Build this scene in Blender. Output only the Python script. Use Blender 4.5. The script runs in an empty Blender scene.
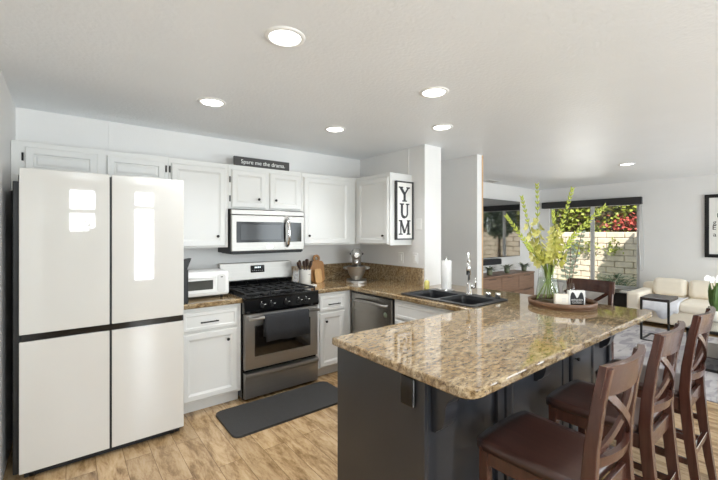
import bpy, bmesh, math, random
from mathutils import Vector, Matrix, Euler
random.seed(7)
SC = bpy.context.scene
COL = SC.collection
PI = math.pi

# ------------------------------------------------------------------ camera, world, lights, exposure
cam_data = bpy.data.cameras.new('camera')
cam = bpy.data.objects.new('camera', cam_data)
COL.objects.link(cam)
cam.location = (0, 0, 1.49)
cam.rotation_euler = (PI / 2, 0, -math.radians(38.26))
cam_data.sensor_width = 36
cam_data.lens = 371.5 / 718 * 36
cam_data.shift_y = -7.5 / 718
cam_data.clip_start = 0.02
SC.camera = cam

W = bpy.data.worlds.new('world')
SC.world = W
W.use_nodes = True
bgn = W.node_tree.nodes['Background']
bgn.inputs[0].default_value = (0.78, 0.89, 1.0, 1)
bgn.inputs[1].default_value = 1.1

def light(kind, name, loc, rot, energy, color=(1, 1, 1), **kw):
    d = bpy.data.lights.new(name, kind)
    d.energy = energy
    d.color = color
    for k, v in kw.items():
        setattr(d, k, v)
    o = bpy.data.objects.new(name, d)
    o.location = loc
    o.rotation_euler = rot
    COL.objects.link(o)
    return o

# sun over the roof, lighting the garden beyond the living-room window
sdir = Vector((1.0, 1.1, -1.487 * math.tan(math.radians(42)))).normalized()
light('SUN', 'sun', (-5, -5, 8), sdir.to_track_quat('-Z', 'Y').to_euler(), 8.0, (1, 0.94, 0.86), angle=0.01)
# daylight at the mirrored rear windows, then fill lamps at two added ones (each stands just outside its window)
light('AREA', 'daylight_small_window', (0.245, -2.80, 1.9), (PI / 2, 0, 0), 38, (0.93, 0.97, 1), shape='RECTANGLE', size=0.42, size_y=0.8)
light('AREA', 'daylight_tall_window', (1.25, -2.80, 1.4), (PI / 2, 0, 0), 128, (0.90, 0.96, 1), shape='RECTANGLE', size=0.38, size_y=1.8)
light('AREA', 'fill_added_patio_door', (6.0, -2.80, 1.15), (PI / 2, 0, 0), 165, (0.90, 0.96, 1), shape='RECTANGLE', size=3.8, size_y=2.0)
light('AREA', 'fill_added_rear_window', (2.95, -2.80, 1.25), (PI / 2, 0, 0), 30, (0.93, 0.97, 1), shape='RECTANGLE', size=1.6, size_y=1.8)

# hidden spot added to imitate sunlight off the patio on to the ceiling
_d = Vector((5.5, 2.05, 2.44)) - Vector((9.4, 3.55, 0.1))
light('SPOT', 'added_patio_glare', (9.4, 3.55, 0.1), _d.to_track_quat('-Z', 'Y').to_euler(), 115, (1, 0.99, 0.97), spot_size=math.radians(34), spot_blend=0.7, shadow_soft_size=0.12)

SC.view_settings.view_transform = 'Standard'
SC.view_settings.look = 'None'
SC.view_settings.gamma = 1
SC.view_settings.use_curve_mapping = False
SC.cycles.diffuse_bounces = 8
SC.cycles.transparent_max_bounces = 20
SC.view_settings.exposure = 0.05
LAMP_W = 5.0

# ------------------------------------------------------------------ materials
def srgb(r, g, b):
    f = lambda c: ((c / 255 + 0.055) / 1.055) ** 2.4 if c > 10 else c / 255 / 12.92
    return (f(r), f(g), f(b), 1)

def mat(name, col, rough=0.5, metal=0.0, vary=0.04, scale=6.0, bump=0.0, bscale=60.0, spec=0.5, stretch=(1, 1, 1), coat=0.0, sheen=0.0):
    m = bpy.data.materials.new(name)
    m.use_nodes = True
    nt = m.node_tree
    p = nt.nodes['Principled BSDF']
    p.inputs['Roughness'].default_value = rough
    p.inputs['Metallic'].default_value = metal
    p.inputs['Specular IOR Level'].default_value = spec
    p.inputs['Coat Weight'].default_value = coat
    p.inputs['Sheen Weight'].default_value = sheen
    tc = nt.nodes.new('ShaderNodeTexCoord')
    mp = nt.nodes.new('ShaderNodeMapping')
    mp.inputs['Scale'].default_value = stretch
    nt.links.new(tc.outputs['Object'], mp.inputs['Vector'])
    n = nt.nodes.new('ShaderNodeTexNoise')
    n.inputs['Scale'].default_value = scale
    n.inputs['Detail'].default_value = 4
    nt.links.new(mp.outputs[0], n.inputs['Vector'])
    r = nt.nodes.new('ShaderNodeValToRGB')
    r.color_ramp.elements[0].position = 0.3
    r.color_ramp.elements[1].position = 0.7
    r.color_ramp.elements[0].color = tuple(max(0, c * (1 - vary)) for c in col[:3]) + (1,)
    r.color_ramp.elements[1].color = tuple(min(1, c * (1 + vary)) for c in col[:3]) + (1,)
    nt.links.new(n.outputs['Fac'], r.inputs['Fac'])
    nt.links.new(r.outputs['Color'], p.inputs['Base Color'])
    if bump > 0:
        n2 = nt.nodes.new('ShaderNodeTexNoise')
        n2.inputs['Scale'].default_value = bscale
        n2.inputs['Detail'].default_value = 3
        nt.links.new(mp.outputs[0], n2.inputs['Vector'])
        b = nt.nodes.new('ShaderNodeBump')
        b.inputs['Strength'].default_value = bump
        b.inputs['Distance'].default_value = 0.01
        nt.links.new(n2.outputs['Fac'], b.inputs['Height'])
        nt.links.new(b.outputs[0], p.inputs['Normal'])
    return m

def granite():
    m = mat('granite', srgb(192, 168, 130), rough=0.06, spec=0.65, coat=0.4)
    nt = m.node_tree
    p = nt.nodes['Principled BSDF']
    tc = nt.nodes.new('ShaderNodeTexCoord')
    mp = nt.nodes.new('ShaderNodeMapping')
    mp.inputs['Scale'].default_value = (0.5, 1.1, 1.0)
    mp.inputs['Rotation'].default_value = (0, 0, math.radians(-25))
    nt.links.new(tc.outputs['Object'], mp.inputs['Vector'])
    def noise(scale, det, ro=0.6, dist=0.0):
        n = nt.nodes.new('ShaderNodeTexNoise')
        n.inputs['Scale'].default_value = scale
        n.inputs['Detail'].default_value = det
        n.inputs['Roughness'].default_value = ro
        n.inputs['Distortion'].default_value = dist
        nt.links.new(mp.outputs[0], n.inputs['Vector'])
        return n
    def ramp(src, stops):
        r = nt.nodes.new('ShaderNodeValToRGB')
        e = r.color_ramp.elements
        while len(e) < len(stops):
            e.new(0.5)
        for el, (pos, c) in zip(e, stops):
            el.position = pos
            el.color = c
        nt.links.new(src, r.inputs['Fac'])
        return r
    a = ramp(noise(44, 6, 0.72, 0.5).outputs['Fac'], [(0.33, srgb(82, 66, 49)), (0.44, srgb(132, 112, 84)), (0.54, srgb(166, 147, 116)), (0.70, srgb(192, 176, 146))])
    b = ramp(noise(120, 4, 0.7).outputs['Fac'], [(0.36, (0, 0, 0, 1)), (0.44, (1, 1, 1, 1))])
    c = ramp(noise(7, 3, 0.6, 1.0).outputs['Fac'], [(0.35, (0, 0, 0, 1)), (0.7, (1, 1, 1, 1))])
    mx = nt.nodes.new('ShaderNodeMix')
    mx.data_type = 'RGBA'
    nt.links.new(b.outputs[0], mx.inputs[0])
    mx.inputs[6].default_value = srgb(70, 56, 45)
    nt.links.new(a.outputs[0], mx.inputs[7])
    m2 = nt.nodes.new('ShaderNodeMix')
    m2.data_type = 'RGBA'
    m2.blend_type = 'MULTIPLY'
    nt.links.new(c.outputs[0], m2.inputs[0])
    nt.links.new(mx.outputs[2], m2.inputs[6])
    m2.inputs[7].default_value = srgb(232, 216, 190)
    nt.links.new(m2.outputs[2], p.inputs['Base Color'])
    return m

def planks():
    m = mat('vinyl_planks', srgb(190, 150, 100), rough=0.26, spec=0.6)
    nt = m.node_tree
    p = nt.nodes['Principled BSDF']
    tc = nt.nodes.new('ShaderNodeTexCoord')
    mp = nt.nodes.new('ShaderNodeMapping')
    mp.inputs['Rotation'].default_value = (0, 0, PI / 2)
    nt.links.new(tc.outputs['Object'], mp.inputs['Vector'])
    br = nt.nodes.new('ShaderNodeTexBrick')
    br.offset = 0.37
    br.inputs['Scale'].default_value = 1.0
    br.inputs['Brick Width'].default_value = 1.2
    br.inputs['Row Height'].default_value = 0.152
    br.inputs['Mortar Size'].default_value = 0.0014
    br.inputs['Mortar Smooth'].default_value = 0.3
    br.inputs['Bias'].default_value = 0.0
    br.inputs['Color1'].default_value = (0.15, 0.15, 0.15, 1)
    br.inputs['Color2'].default_value = (0.85, 0.85, 0.85, 1)
    br.inputs['Mortar'].default_value = (0.0, 0.0, 0.0, 1)
    nt.links.new(mp.outputs[0], br.inputs['Vector'])
    # grain offset per plank
    mv = nt.nodes.new('ShaderNodeMapping')
    mv.inputs['Scale'].default_value = (7.0, 1.6, 1)
    nt.links.new(tc.outputs['Object'], mv.inputs['Vector'])
    ad = nt.nodes.new('ShaderNodeVectorMath')
    ad.operation = 'MULTIPLY_ADD'
    nt.links.new(br.outputs['Color'], ad.inputs[0])
    ad.inputs[1].default_value = (9, 31, 5)
    nt.links.new(mv.outputs[0], ad.inputs[2])
    g = nt.nodes.new('ShaderNodeTexNoise')
    g.inputs['Scale'].default_value = 2.4
    g.inputs['Detail'].default_value = 8
    g.inputs['Roughness'].default_value = 0.72
    g.inputs['Distortion'].default_value = 0.35
    nt.links.new(ad.outputs[0], g.inputs['Vector'])
    r = nt.nodes.new('ShaderNodeValToRGB')
    e = r.color_ramp.elements
    e.new(0.5); e.new(0.6)
    for el, (pos, c) in zip(e, [(0.28, srgb(98, 74, 50)), (0.43, srgb(156, 127, 90)), (0.55, srgb(190, 161, 122)), (0.74, srgb(212, 188, 152))]):
        el.position = pos; el.color = c
    nt.links.new(g.outputs['Fac'], r.inputs['Fac'])
    # each plank takes its own tone
    mm = nt.nodes.new('ShaderNodeMix'); mm.data_type = 'RGBA'; mm.blend_type = 'MULTIPLY'
    mm.inputs[0].default_value = 1.0
    vr = nt.nodes.new('ShaderNodeValToRGB')
    vr.color_ramp.elements[0].color = (0.70, 0.68, 0.66, 1)
    vr.color_ramp.elements[1].color = (1.0, 0.99, 0.97, 1)
    nt.links.new(br.outputs['Color'], vr.inputs['Fac'])
    nt.links.new(r.outputs[0], mm.inputs[6])
    nt.links.new(vr.outputs[0], mm.inputs[7])
    mo = nt.nodes.new('ShaderNodeMix'); mo.data_type = 'RGBA'
    nt.links.new(br.outputs['Fac'], mo.inputs[0])
    nt.links.new(mm.outputs[2], mo.inputs[6])
    mo.inputs[7].default_value = srgb(92, 70, 48)
    nt.links.new(mo.outputs[2], p.inputs['Base Color'])
    return m

def glassy(name, tint=(1, 1, 1, 1), rough=0.0, mix=0.10):
    """thin clear pane: mostly see-through with a Fresnel reflection"""
    m = bpy.data.materials.new(name)
    m.use_nodes = True
    nt = m.node_tree
    nt.nodes.remove(nt.nodes['Principled BSDF'])
    out = nt.nodes['Material Output']
    t = nt.nodes.new('ShaderNodeBsdfTransparent')
    n = nt.nodes.new('ShaderNodeTexNoise')
    n.inputs['Scale'].default_value = 3
    r = nt.nodes.new('ShaderNodeValToRGB')
    r.color_ramp.elements[0].color = tuple(c * 0.97 for c in tint[:3]) + (1,)
    r.color_ramp.elements[1].color = tint
    nt.links.new(n.outputs['Fac'], r.inputs['Fac'])
    nt.links.new(r.outputs[0], t.inputs[0])
    g = nt.nodes.new('ShaderNodeBsdfGlossy')
    g.inputs['Roughness'].default_value = rough
    lw = nt.nodes.new('ShaderNodeFresnel')
    ge = nt.nodes.new('ShaderNodeNewGeometry')
    mr = nt.nodes.new('ShaderNodeMapRange')
    mr.inputs['To Min'].default_value = 1.45
    mr.inputs['To Max'].default_value = 1 / 1.45
    nt.links.new(ge.outputs['Backfacing'], mr.inputs['Value'])
    nt.links.new(mr.outputs[0], lw.inputs['IOR'])
    mx = nt.nodes.new('ShaderNodeMixShader')
    nt.links.new(lw.outputs[0], mx.inputs[0])
    nt.links.new(t.outputs[0], mx.inputs[1])
    nt.links.new(g.outputs[0], mx.inputs[2])
    nt.links.new(mx.outputs[0], out.inputs[0])
    return m

def emis(name, col, s):
    m = mat(name, col, 0.5)
    p = m.node_tree.nodes['Principled BSDF']
    p.inputs['Emission Color'].default_value = col
    p.inputs['Emission Strength'].default_value = s
    return m

def block_mat():
    m = mat('split_face_block', srgb(222, 208, 188), 0.9, vary=0.12, scale=9, bump=0.6, bscale=35)
    return m

M = {
 'wall': mat('wall_paint', srgb(229, 228, 226), 0.6, vary=0.012, scale=3, bump=0.12, bscale=90),
 'ceil': mat('ceiling_paint', srgb(237, 240, 243), 0.42, vary=0.012, scale=3, bump=0.28, bscale=45),
 'trim': mat('white_trim_paint', srgb(236, 236, 233), 0.4, vary=0.01),
 'cab': mat('white_cabinet_paint', srgb(220, 220, 217), 0.32, vary=0.012, scale=4),
 'navy': mat('charcoal_cabinet_paint', srgb(40, 42, 47), 0.28, vary=0.08, scale=3, spec=0.6),
 'granite': granite(),
 'floor': planks(),
 'fridge_glass': mat('white_glass_panel', srgb(212, 210, 205), 0.03, vary=0.006, spec=0.75),
 'black': mat('black_plastic', srgb(13, 13, 14), 0.45, vary=0.1),
 'gloss_black': mat('gloss_black_enamel', srgb(13, 13, 14), 0.12, vary=0.1),
 'iron': mat('cast_iron', srgb(24, 24, 25), 0.55, vary=0.15, bump=0.2, bscale=120),
 'steel': mat('brushed_stainless', srgb(178, 175, 170), 0.40, 1.0, vary=0.05, scale=40, stretch=(0.05, 1, 6)),
 'dark_steel': mat('dark_stainless', srgb(160, 156, 150), 0.24, 1.0, vary=0.05, scale=40, stretch=(1, 0.05, 6)),
 'chrome': mat('chrome', srgb(225, 225, 225), 0.07, 1.0, vary=0.02),
 'tv': mat('tv_screen_glass', srgb(10, 10, 12), 0.05, vary=0.05, spec=1.0, coat=1.0),
 'oven_glass': mat('oven_door_glass', srgb(20, 17, 15), 0.06, vary=0.1, spec=0.8),
 'bronze': mat('dark_bronze_hardware', srgb(28, 26, 25), 0.35, 0.6, vary=0.1),
 'mat': mat('grey_foam_mat', srgb(49, 48, 47), 0.7, vary=0.06, scale=20, bump=0.25, bscale=200),
 'towel': mat('charcoal_cotton', srgb(44, 45, 48), 0.95, vary=0.1, scale=50, bump=0.4, bscale=260),
 'white_plastic': mat('white_plastic', srgb(236, 236, 234), 0.3, vary=0.01),
 'ceramic': mat('white_ceramic', srgb(232, 230, 224), 0.25, vary=0.02),
 'bamboo': mat('bamboo_board', srgb(188, 138, 88), 0.45, vary=0.12, scale=14, stretch=(6, 6, 0.5)),
 'bamboo_pale': mat('pale_bamboo_board', srgb(206, 162, 108), 0.45, vary=0.1, scale=14, stretch=(6, 6, 0.5)),
 'spoon': mat('dark_wood_utensil', srgb(74, 56, 46), 0.55, vary=0.2, scale=20),
 'nickel': mat('silver_mixer_enamel', srgb(178, 176, 172), 0.28, 0.8, vary=0.04),
 'sink': mat('black_composite_sink', srgb(30, 31, 34), 0.38, vary=0.12, scale=150),
 'paper': mat('white_paper_towel', srgb(240, 240, 238), 0.9, vary=0.02, bump=0.3, bscale=120),
 'soap': mat('yellow_dish_soap', srgb(214, 204, 120), 0.12, vary=0.05),
 'sign_dark': mat('dark_grey_sign_board', srgb(68, 66, 65), 0.6, vary=0.12, scale=18, stretch=(1, 4, 6)),
 'sign_white': mat('whitewashed_board', srgb(236, 235, 231), 0.6, vary=0.03, scale=12, stretch=(6, 6, 1)),
 'ink': mat('charcoal_lettering', srgb(58, 58, 60), 0.6, vary=0.08),
 'ink_white': mat('white_lettering', srgb(235, 235, 232), 0.6, vary=0.02),
 'stool': mat('mahogany_stained_wood', srgb(68, 39, 31), 0.27, vary=0.30, scale=5, stretch=(8, 8, 0.9), coat=0.25),
 'seat': mat('dark_mahogany_seat', srgb(54, 33, 28), 0.30, vary=0.30, scale=5, stretch=(8, 0.9, 8), coat=0.08),
 'tray': mat('walnut_tray', srgb(112, 82, 60), 0.45, vary=0.2, scale=8, stretch=(1, 4, 6)),
 'glass': glassy('clear_glass', (0.97, 0.985, 0.975, 1)),
 'pane': glassy('window_pane', (0.98, 0.99, 0.99, 1)),
 'water': glassy('vase_water', (0.93, 0.97, 0.90, 1)),
 'stem': mat('green_stem', srgb(128, 146, 62), 0.5, vary=0.15, scale=20),
 'bud': mat('yellow_green_bud', srgb(176, 186, 78), 0.5, vary=0.15, scale=30),
 'petal': mat('pale_yellow_petal', srgb(232, 230, 152), 0.5, vary=0.08, scale=30),
 'euca': mat('grey_green_leaf', srgb(128, 138, 118), 0.6, vary=0.15, scale=20),
 'leaf': mat('deep_green_leaf', srgb(78, 108, 52), 0.4, vary=0.25, scale=14),
 'sofa': mat('cream_upholstery', srgb(236, 226, 208), 0.85, vary=0.03, scale=8, bump=0.15, bscale=220, sheen=0.2),
 'throw': mat('pale_grey_throw', srgb(222, 222, 226), 0.95, vary=0.06, scale=18, bump=0.5, bscale=90),
 'walnut': mat('walnut_veneer', srgb(134, 106, 88), 0.4, vary=0.16, scale=6, stretch=(0.8, 6, 8)),
 'espresso': mat('espresso_table', srgb(46, 38, 36), 0.35, vary=0.15, scale=6, stretch=(1, 6, 6)),
 'shade': mat('charcoal_roller_shade', srgb(50, 49, 49), 0.8, vary=0.05, bump=0.2, bscale=200),
 'alu': mat('window_aluminium', srgb(206, 206, 204), 0.4, 0.2, vary=0.02),
 'rug': mat('grey_rug', srgb(176, 172, 172), 0.95, vary=0.16, scale=4, bump=0.5, bscale=120),
 'block': block_mat(),
 'mortar': mat('mortar', srgb(172, 158, 140), 0.95, vary=0.08),
 'ivy': mat('ivy_leaf', srgb(150, 160, 62), 0.5, vary=0.35, scale=2.5),
 'ivy_dark': mat('dark_ivy_leaf', srgb(104, 88, 58), 0.6, vary=0.3, scale=3),
 'bloom': mat('coral_flower', srgb(196, 92, 80), 0.6, vary=0.2, scale=6),
 'grass': mat('lawn_grass', srgb(136, 158, 66), 0.8, vary=0.25, scale=20),
 'patio': mat('patio_concrete', srgb(200, 192, 180), 0.85, vary=0.06, scale=4),
 'shrub': mat('shrub_leaf', srgb(92, 116, 84), 0.5, vary=0.25, scale=8),
 'wood_trim': mat('pine_edge', srgb(202, 166, 122), 0.5, vary=0.08, scale=10, stretch=(8, 8, 1)),
 'led': emis('downlight_diffuser', (1, 0.985, 0.95, 1), 9.0),
 'display': emis('clock_digits', (0.85, 0.95, 1.0, 1), 1.2),
 'pot': mat('glazed_pot', srgb(112, 118, 92), 0.35, vary=0.15),
 'orchid': mat('white_orchid_petal', srgb(246, 246, 240), 0.5, vary=0.02),
 'bark': mat('brown_bark', srgb(96, 74, 54), 0.9, vary=0.2, scale=16),
}
M['tv'].node_tree.nodes['Principled BSDF'].inputs['IOR'].default_value = 2.3
def add_ply(mat_name, color_b, scale, lo, hi, stretch=(1, 1, 1)):
    """a second, larger mottling over a material's colour"""
    nt = M[mat_name].node_tree
    p = nt.nodes['Principled BSDF']
    src = p.inputs['Base Color'].links[0].from_socket
    tc = nt.nodes.new('ShaderNodeTexCoord')
    mp = nt.nodes.new('ShaderNodeMapping')
    mp.inputs['Scale'].default_value = stretch
    nt.links.new(tc.outputs['Object'], mp.inputs['Vector'])
    n = nt.nodes.new('ShaderNodeTexNoise')
    n.inputs['Scale'].default_value = scale
    n.inputs['Detail'].default_value = 5
    n.inputs['Distortion'].default_value = 1.2
    nt.links.new(mp.outputs[0], n.inputs['Vector'])
    r = nt.nodes.new('ShaderNodeValToRGB')
    r.color_ramp.elements[0].position = lo
    r.color_ramp.elements[1].position = hi
    nt.links.new(n.outputs['Fac'], r.inputs['Fac'])
    mx = nt.nodes.new('ShaderNodeMix'); mx.data_type = 'RGBA'
    nt.links.new(r.outputs[0], mx.inputs[0])
    nt.links.new(src, mx.inputs[6])
    mx.inputs[7].default_value = color_b
    nt.links.new(mx.outputs[2], p.inputs['Base Color'])
add_ply('rug', srgb(146, 142, 146), 3.0, 0.5, 0.56, (1, 3, 1))

# ------------------------------------------------------------------ mesh helpers
class B:
    def __init__(self):
        self.bm = bmesh.new()
    def _xf(self, vs, mx):
        if mx is not None:
            for v in vs:
                v.co = mx @ v.co
    def box(self, x0, x1, y0, y1, z0, z1, bev=0.0, seg=2, mx=None):
        bm = self.bm
        xs, ys, zs = sorted((x0, x1)), sorted((y0, y1)), sorted((z0, z1))
        t = bmesh.new()
        vs = [t.verts.new((x, y, z)) for x in xs for y in ys for z in zs]
        for f in [(0, 1, 3, 2), (4, 6, 7, 5), (0, 4, 5, 1), (2, 3, 7, 6), (0, 2, 6, 4), (1, 5, 7, 3)]:
            t.faces.new([vs[i] for i in f])
        if bev > 0:
            bmesh.ops.bevel(t, geom=list(t.edges), offset=bev, segments=seg, profile=0.5, affect='EDGES')
        self._merge(t, mx)
        return self
    def _merge(self, t, mx=None):
        bmesh.ops.recalc_face_normals(t, faces=t.faces)
        mp = {}
        for v in t.verts:
            co = v.co if mx is None else mx @ v.co
            mp[v] = self.bm.verts.new(co)
        for f in t.faces:
            try:
                nf = self.bm.faces.new([mp[v] for v in f.verts])
                nf.smooth = f.smooth
            except ValueError:
                pass
        t.free()
    def tube(self, pts, r, n=10, cap=True, mx=None, flat=None):
        pts = [Vector(p) for p in pts]
        rs = r if isinstance(r, (list, tuple)) else [r] * len(pts)
        t = bmesh.new()
        rings = []
        up = None
        for i, p in enumerate(pts):
            a = pts[max(0, i - 1)]
            b = pts[min(len(pts) - 1, i + 1)]
            d = (b - a).normalized()
            if up is None:
                up = Vector((0, 0, 1)) if abs(d.z) < 0.9 else Vector((1, 0, 0))
            s = d.cross(up).normalized()
            up = s.cross(d).normalized()
            ring = []
            for k in range(n):
                an = 2 * PI * k / n
                ring.append(t.verts.new(p + s * math.cos(an) * rs[i] + up * math.sin(an) * rs[i] * (flat or 1)))
            rings.append(ring)
        for a, b in zip(rings, rings[1:]):
            for k in range(n):
                f = t.faces.new([a[k], a[(k + 1) % n], b[(k + 1) % n], b[k]])
                f.smooth = True
        if cap:
            t.faces.new(rings[0]); t.faces.new(rings[-1])
        self._merge(t, mx)
        return self
    def lathe(self, prof, c=(0, 0, 0), n=28, mx=None, sx=1.0, sy=1.0, openend=False):
        t = bmesh.new()
        rings = []
        for r, z in prof:
            if r < 1e-6:
                rings.append([t.verts.new((c[0], c[1], c[2] + z))])
            else:
                rings.append([t.verts.new((c[0] + r * sx * math.cos(2 * PI * k / n), c[1] + r * sy * math.sin(2 * PI * k / n), c[2] + z)) for k in range(n)])
        for a, b in zip(rings, rings[1:]):
            for k in range(n):
                k2 = (k + 1) % n
                if len(a) == 1 and len(b) == 1:
                    continue
                if len(a) == 1:
                    f = t.faces.new([a[0], b[k], b[k2]])
                elif len(b) == 1:
                    f = t.faces.new([a[k], a[k2], b[0]])
                else:
                    f = t.faces.new([a[k], a[k2], b[k2], b[k]])
                f.smooth = True
        for ring in (rings[0], rings[-1]):
            if len(ring) > 1 and not openend:
                t.faces.new(ring)
        self._merge(t, mx)
        return self
    def prism(self, poly, axis, a0, a1, bev=0.0, mx=None, seg=2):
        """2-D outline swept along an axis: axis 'x' -> (y,z), 'y' -> (x,z), 'z' -> (x,y)"""
        t = bmesh.new()
        def pt(u, v, a):
            return {'x': (a, u, v), 'y': (u, a, v), 'z': (u, v, a)}[axis]
        lo = [t.verts.new(pt(u, v, a0)) for u, v in poly]
        hi = [t.verts.new(pt(u, v, a1)) for u, v in poly]
        n = len(poly)
        t.faces.new(lo); t.faces.new(hi)
        for k in range(n):
            t.faces.new([lo[k], lo[(k + 1) % n], hi[(k + 1) % n], hi[k]])
        if bev > 0:
            ed = [e for e in t.edges if (e.verts[0] in lo) == (e.verts[1] in lo)]
            bmesh.ops.bevel(t, geom=ed, offset=bev, segments=seg, profile=0.5, affect='EDGES')
        self._merge(t, mx)
        return self
    def panel(self, c, u, v, n, w, h, rings):
        """raised / recessed rectangular front: concentric rectangles (inset, height along n)"""
        c, u, v, n = Vector(c), Vector(u), Vector(v), Vector(n)
        t = bmesh.new()
        rs = []
        for ins, hg in rings:
            a, b = w / 2 - ins, h / 2 - ins
            rs.append([t.verts.new(c + u * sx * a + v * sy * b + n * hg) for sx, sy in ((-1, -1), (1, -1), (1, 1), (-1, 1))])
        t.faces.new(rs[0])
        for a, b in zip(rs, rs[1:]):
            for k in range(4):
                t.faces.new([a[k], a[(k + 1) % 4], b[(k + 1) % 4], b[k]])
        t.faces.new(rs[-1])
        self._merge(t)
        return self
    def sheet(self, rows, th=0.0, smooth=True):
        """grid of points; th > 0 thickens it"""
        t = bmesh.new()
        g = [[t.verts.new(p) for p in row] for row in rows]
        for a, b in zip(g, g[1:]):
            for k in range(len(a) - 1):
                f = t.faces.new([a[k], a[k + 1], b[k + 1], b[k]])
                f.smooth = smooth
        if th > 0:
            bmesh.ops.recalc_face_normals(t, faces=t.faces)
            bmesh.ops.solidify(t, geom=list(t.faces), thickness=th)
            for f in t.faces:
                f.smooth = smooth
        self._merge(t)
        return self
    def ball(self, c, r, sx=1, sy=1, sz=1, n=16, m=10, mx=None):
        prof = [(r * math.sin(PI * i / m), -r * math.cos(PI * i / m) * sz) for i in range(m + 1)]
        prof[0] = (0, -r * sz); prof[-1] = (0, r * sz)
        return self.lathe(prof, c, n, mx, sx, sy)
    def leafq(self, base, d, nrm, L, w, curl=0.15):
        d = Vector(d).normalized()
        s = d.cross(Vector(nrm))
        if s.length < 1e-4:
            s = d.orthogonal()
        s.normalize()
        up = s.cross(d)
        b = Vector(base)
        bm = self.bm
        pts = [(0.0, 0.12), (0.35, 0.5), (0.7, 0.4), (1.0, 0.02)]
        L_, R_ = [], []
        for t, ww in pts:
            c = b + d * L * t + up * (-curl * L * t * t)
            L_.append(bm.verts.new(c - s * w * ww)); R_.append(bm.verts.new(c + s * w * ww))
        for k in range(3):
            f = bm.faces.new([L_[k], R_[k], R_[k + 1], L_[k + 1]])
            f.smooth = True
        return self

def link(name, me):
    o = bpy.data.objects.new(name, me)
    COL.objects.link(o)
    return o

def org_of(o):
    v = Vector((0, 0, 0))
    while o is not None:
        v += o.location
        o = o.parent
    return v

def obj(name, b, m, parent=None, auto=True):
    me = bpy.data.meshes.new(name)
    if parent is not None:
        off = org_of(parent)
        for v in b.bm.verts:
            v.co -= off
    b.bm.to_mesh(me)
    b.bm.free()
    me.materials.append(m)
    o = link(name, me)
    if parent is not None:
        o.parent = parent
    return o

def struct(name, b, m, parent=None):
    o = obj(name, b, m, parent)
    o['kind'] = 'structure'
    return o

def tag(o, label, cat, group=None, kind=None):
    o['label'] = label
    o['category'] = cat
    if group: o['group'] = group
    if kind: o['kind'] = kind
    return o

def thing(name, label, cat, loc=(0, 0, 0), group=None):
    o = bpy.data.objects.new(name, None)
    o.empty_display_size = 0.05
    COL.objects.link(o)
    o.location = loc
    return tag(o, label, cat, group)

def lone(name, b, m, label, cat, loc, group=None):
    """a thing that is one mesh, its origin at its base"""
    for v in b.bm.verts:
        v.co -= Vector(loc)
    o = obj(name, b, m)
    o.location = loc
    return tag(o, label, cat, group)

def dup(root, loc, rz=0.0, label=None):
    r = root.copy(); COL.objects.link(r)
    r.location = loc; r.rotation_euler = (0, 0, rz)
    if label: r['label'] = label
    for ch in list(root.children):
        c = ch.copy(); COL.objects.link(c); c.parent = r
        for g in list(ch.children):
            d = g.copy(); COL.objects.link(d); d.parent = c
    return r

def text(name, body, size, m, parent, loc, u, v, ext=0.0015, align='CENTER'):
    cu = bpy.data.curves.new(name, 'FONT')
    cu.body = body; cu.size = size; cu.extrude = ext; cu.align_x = align; cu.align_y = 'CENTER'
    tmp = bpy.data.objects.new('tmp', cu)
    COL.objects.link(tmp)
    bpy.context.view_layer.update()
    me = bpy.data.meshes.new_from_object(tmp.evaluated_get(bpy.context.evaluated_depsgraph_get()))
    bpy.data.objects.remove(tmp); bpy.data.curves.remove(cu)
    u, v = Vector(u), Vector(v); n = u.cross(v)
    off = org_of(parent)
    L = Vector(loc)
    for q in me.vertices:
        q.co = L + u * q.co.x + v * q.co.y + n * q.co.z - off
    me.materials.clear(); me.materials.append(m)
    me.name = name
    o = link(name, me); o.parent = parent
    return o

FY = ((1, 0, 0), (0, 0, 1), (0, -1, 0))     # a front that faces the camera side of the back wall
FX = ((0, -1, 0), (0, 0, 1), (-1, 0, 0))    # a front that faces the range aisle
FN = ((1, 0, 0), (0, 0, 1), (0, -1, 0))

def rr(x0, x1, y0, y1, r, n=6):
    """rounded rectangle outline"""
    pts = []
    for cx, cy, a in ((x1 - r, y1 - r, 0), (x0 + r, y1 - r, PI / 2), (x0 + r, y0 + r, PI), (x1 - r, y0 + r, 1.5 * PI)):
        for k in range(n + 1):
            an = a + PI / 2 * k / n
            pts.append((cx + r * math.cos(an), cy + r * math.sin(an)))
    return pts

# ------------------------------------------------------------------ room shell
CEIL = 2.44
XL, XM, XH, XF = -0.30, 3.03, 3.93, 8.35
YB, YT, YR = 3.82, 4.05, -2.60
b = B(); b.box(XL - 0.15, XF + 0.15, YR - 0.15, YT + 0.15, -0.1, 0.0); struct('floor', b, M['floor'])
b = B(); b.box(XL - 0.15, XF + 0.35, YR - 0.35, YT + 0.15, CEIL, CEIL + 0.15); struct('ceiling', b, M['ceil'])
b = B(); b.box(XL - 0.15, XL, YR, YB, 0, CEIL); struct('wall_left', b, M['wall'])
b = B(); b.box(XL - 0.15, XM, YB, YT + 0.15, 0, CEIL); struct('wall_back', b, M['wall'])
b = B(); b.box(XM, XM + 0.27, 2.70, YT + 0.15, 0, CEIL); struct('wall_middle', b, M['wall'])
b = B(); b.box(XH, XH + 0.095, 2.66, YT, 0, CEIL); struct('wall_hall', b, M['wall'])
b = B(); b.box(XM + 0.27, XF + 0.15, YT, YT + 0.15, 0, CEIL); struct('wall_television', b, M['wall'])
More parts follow.
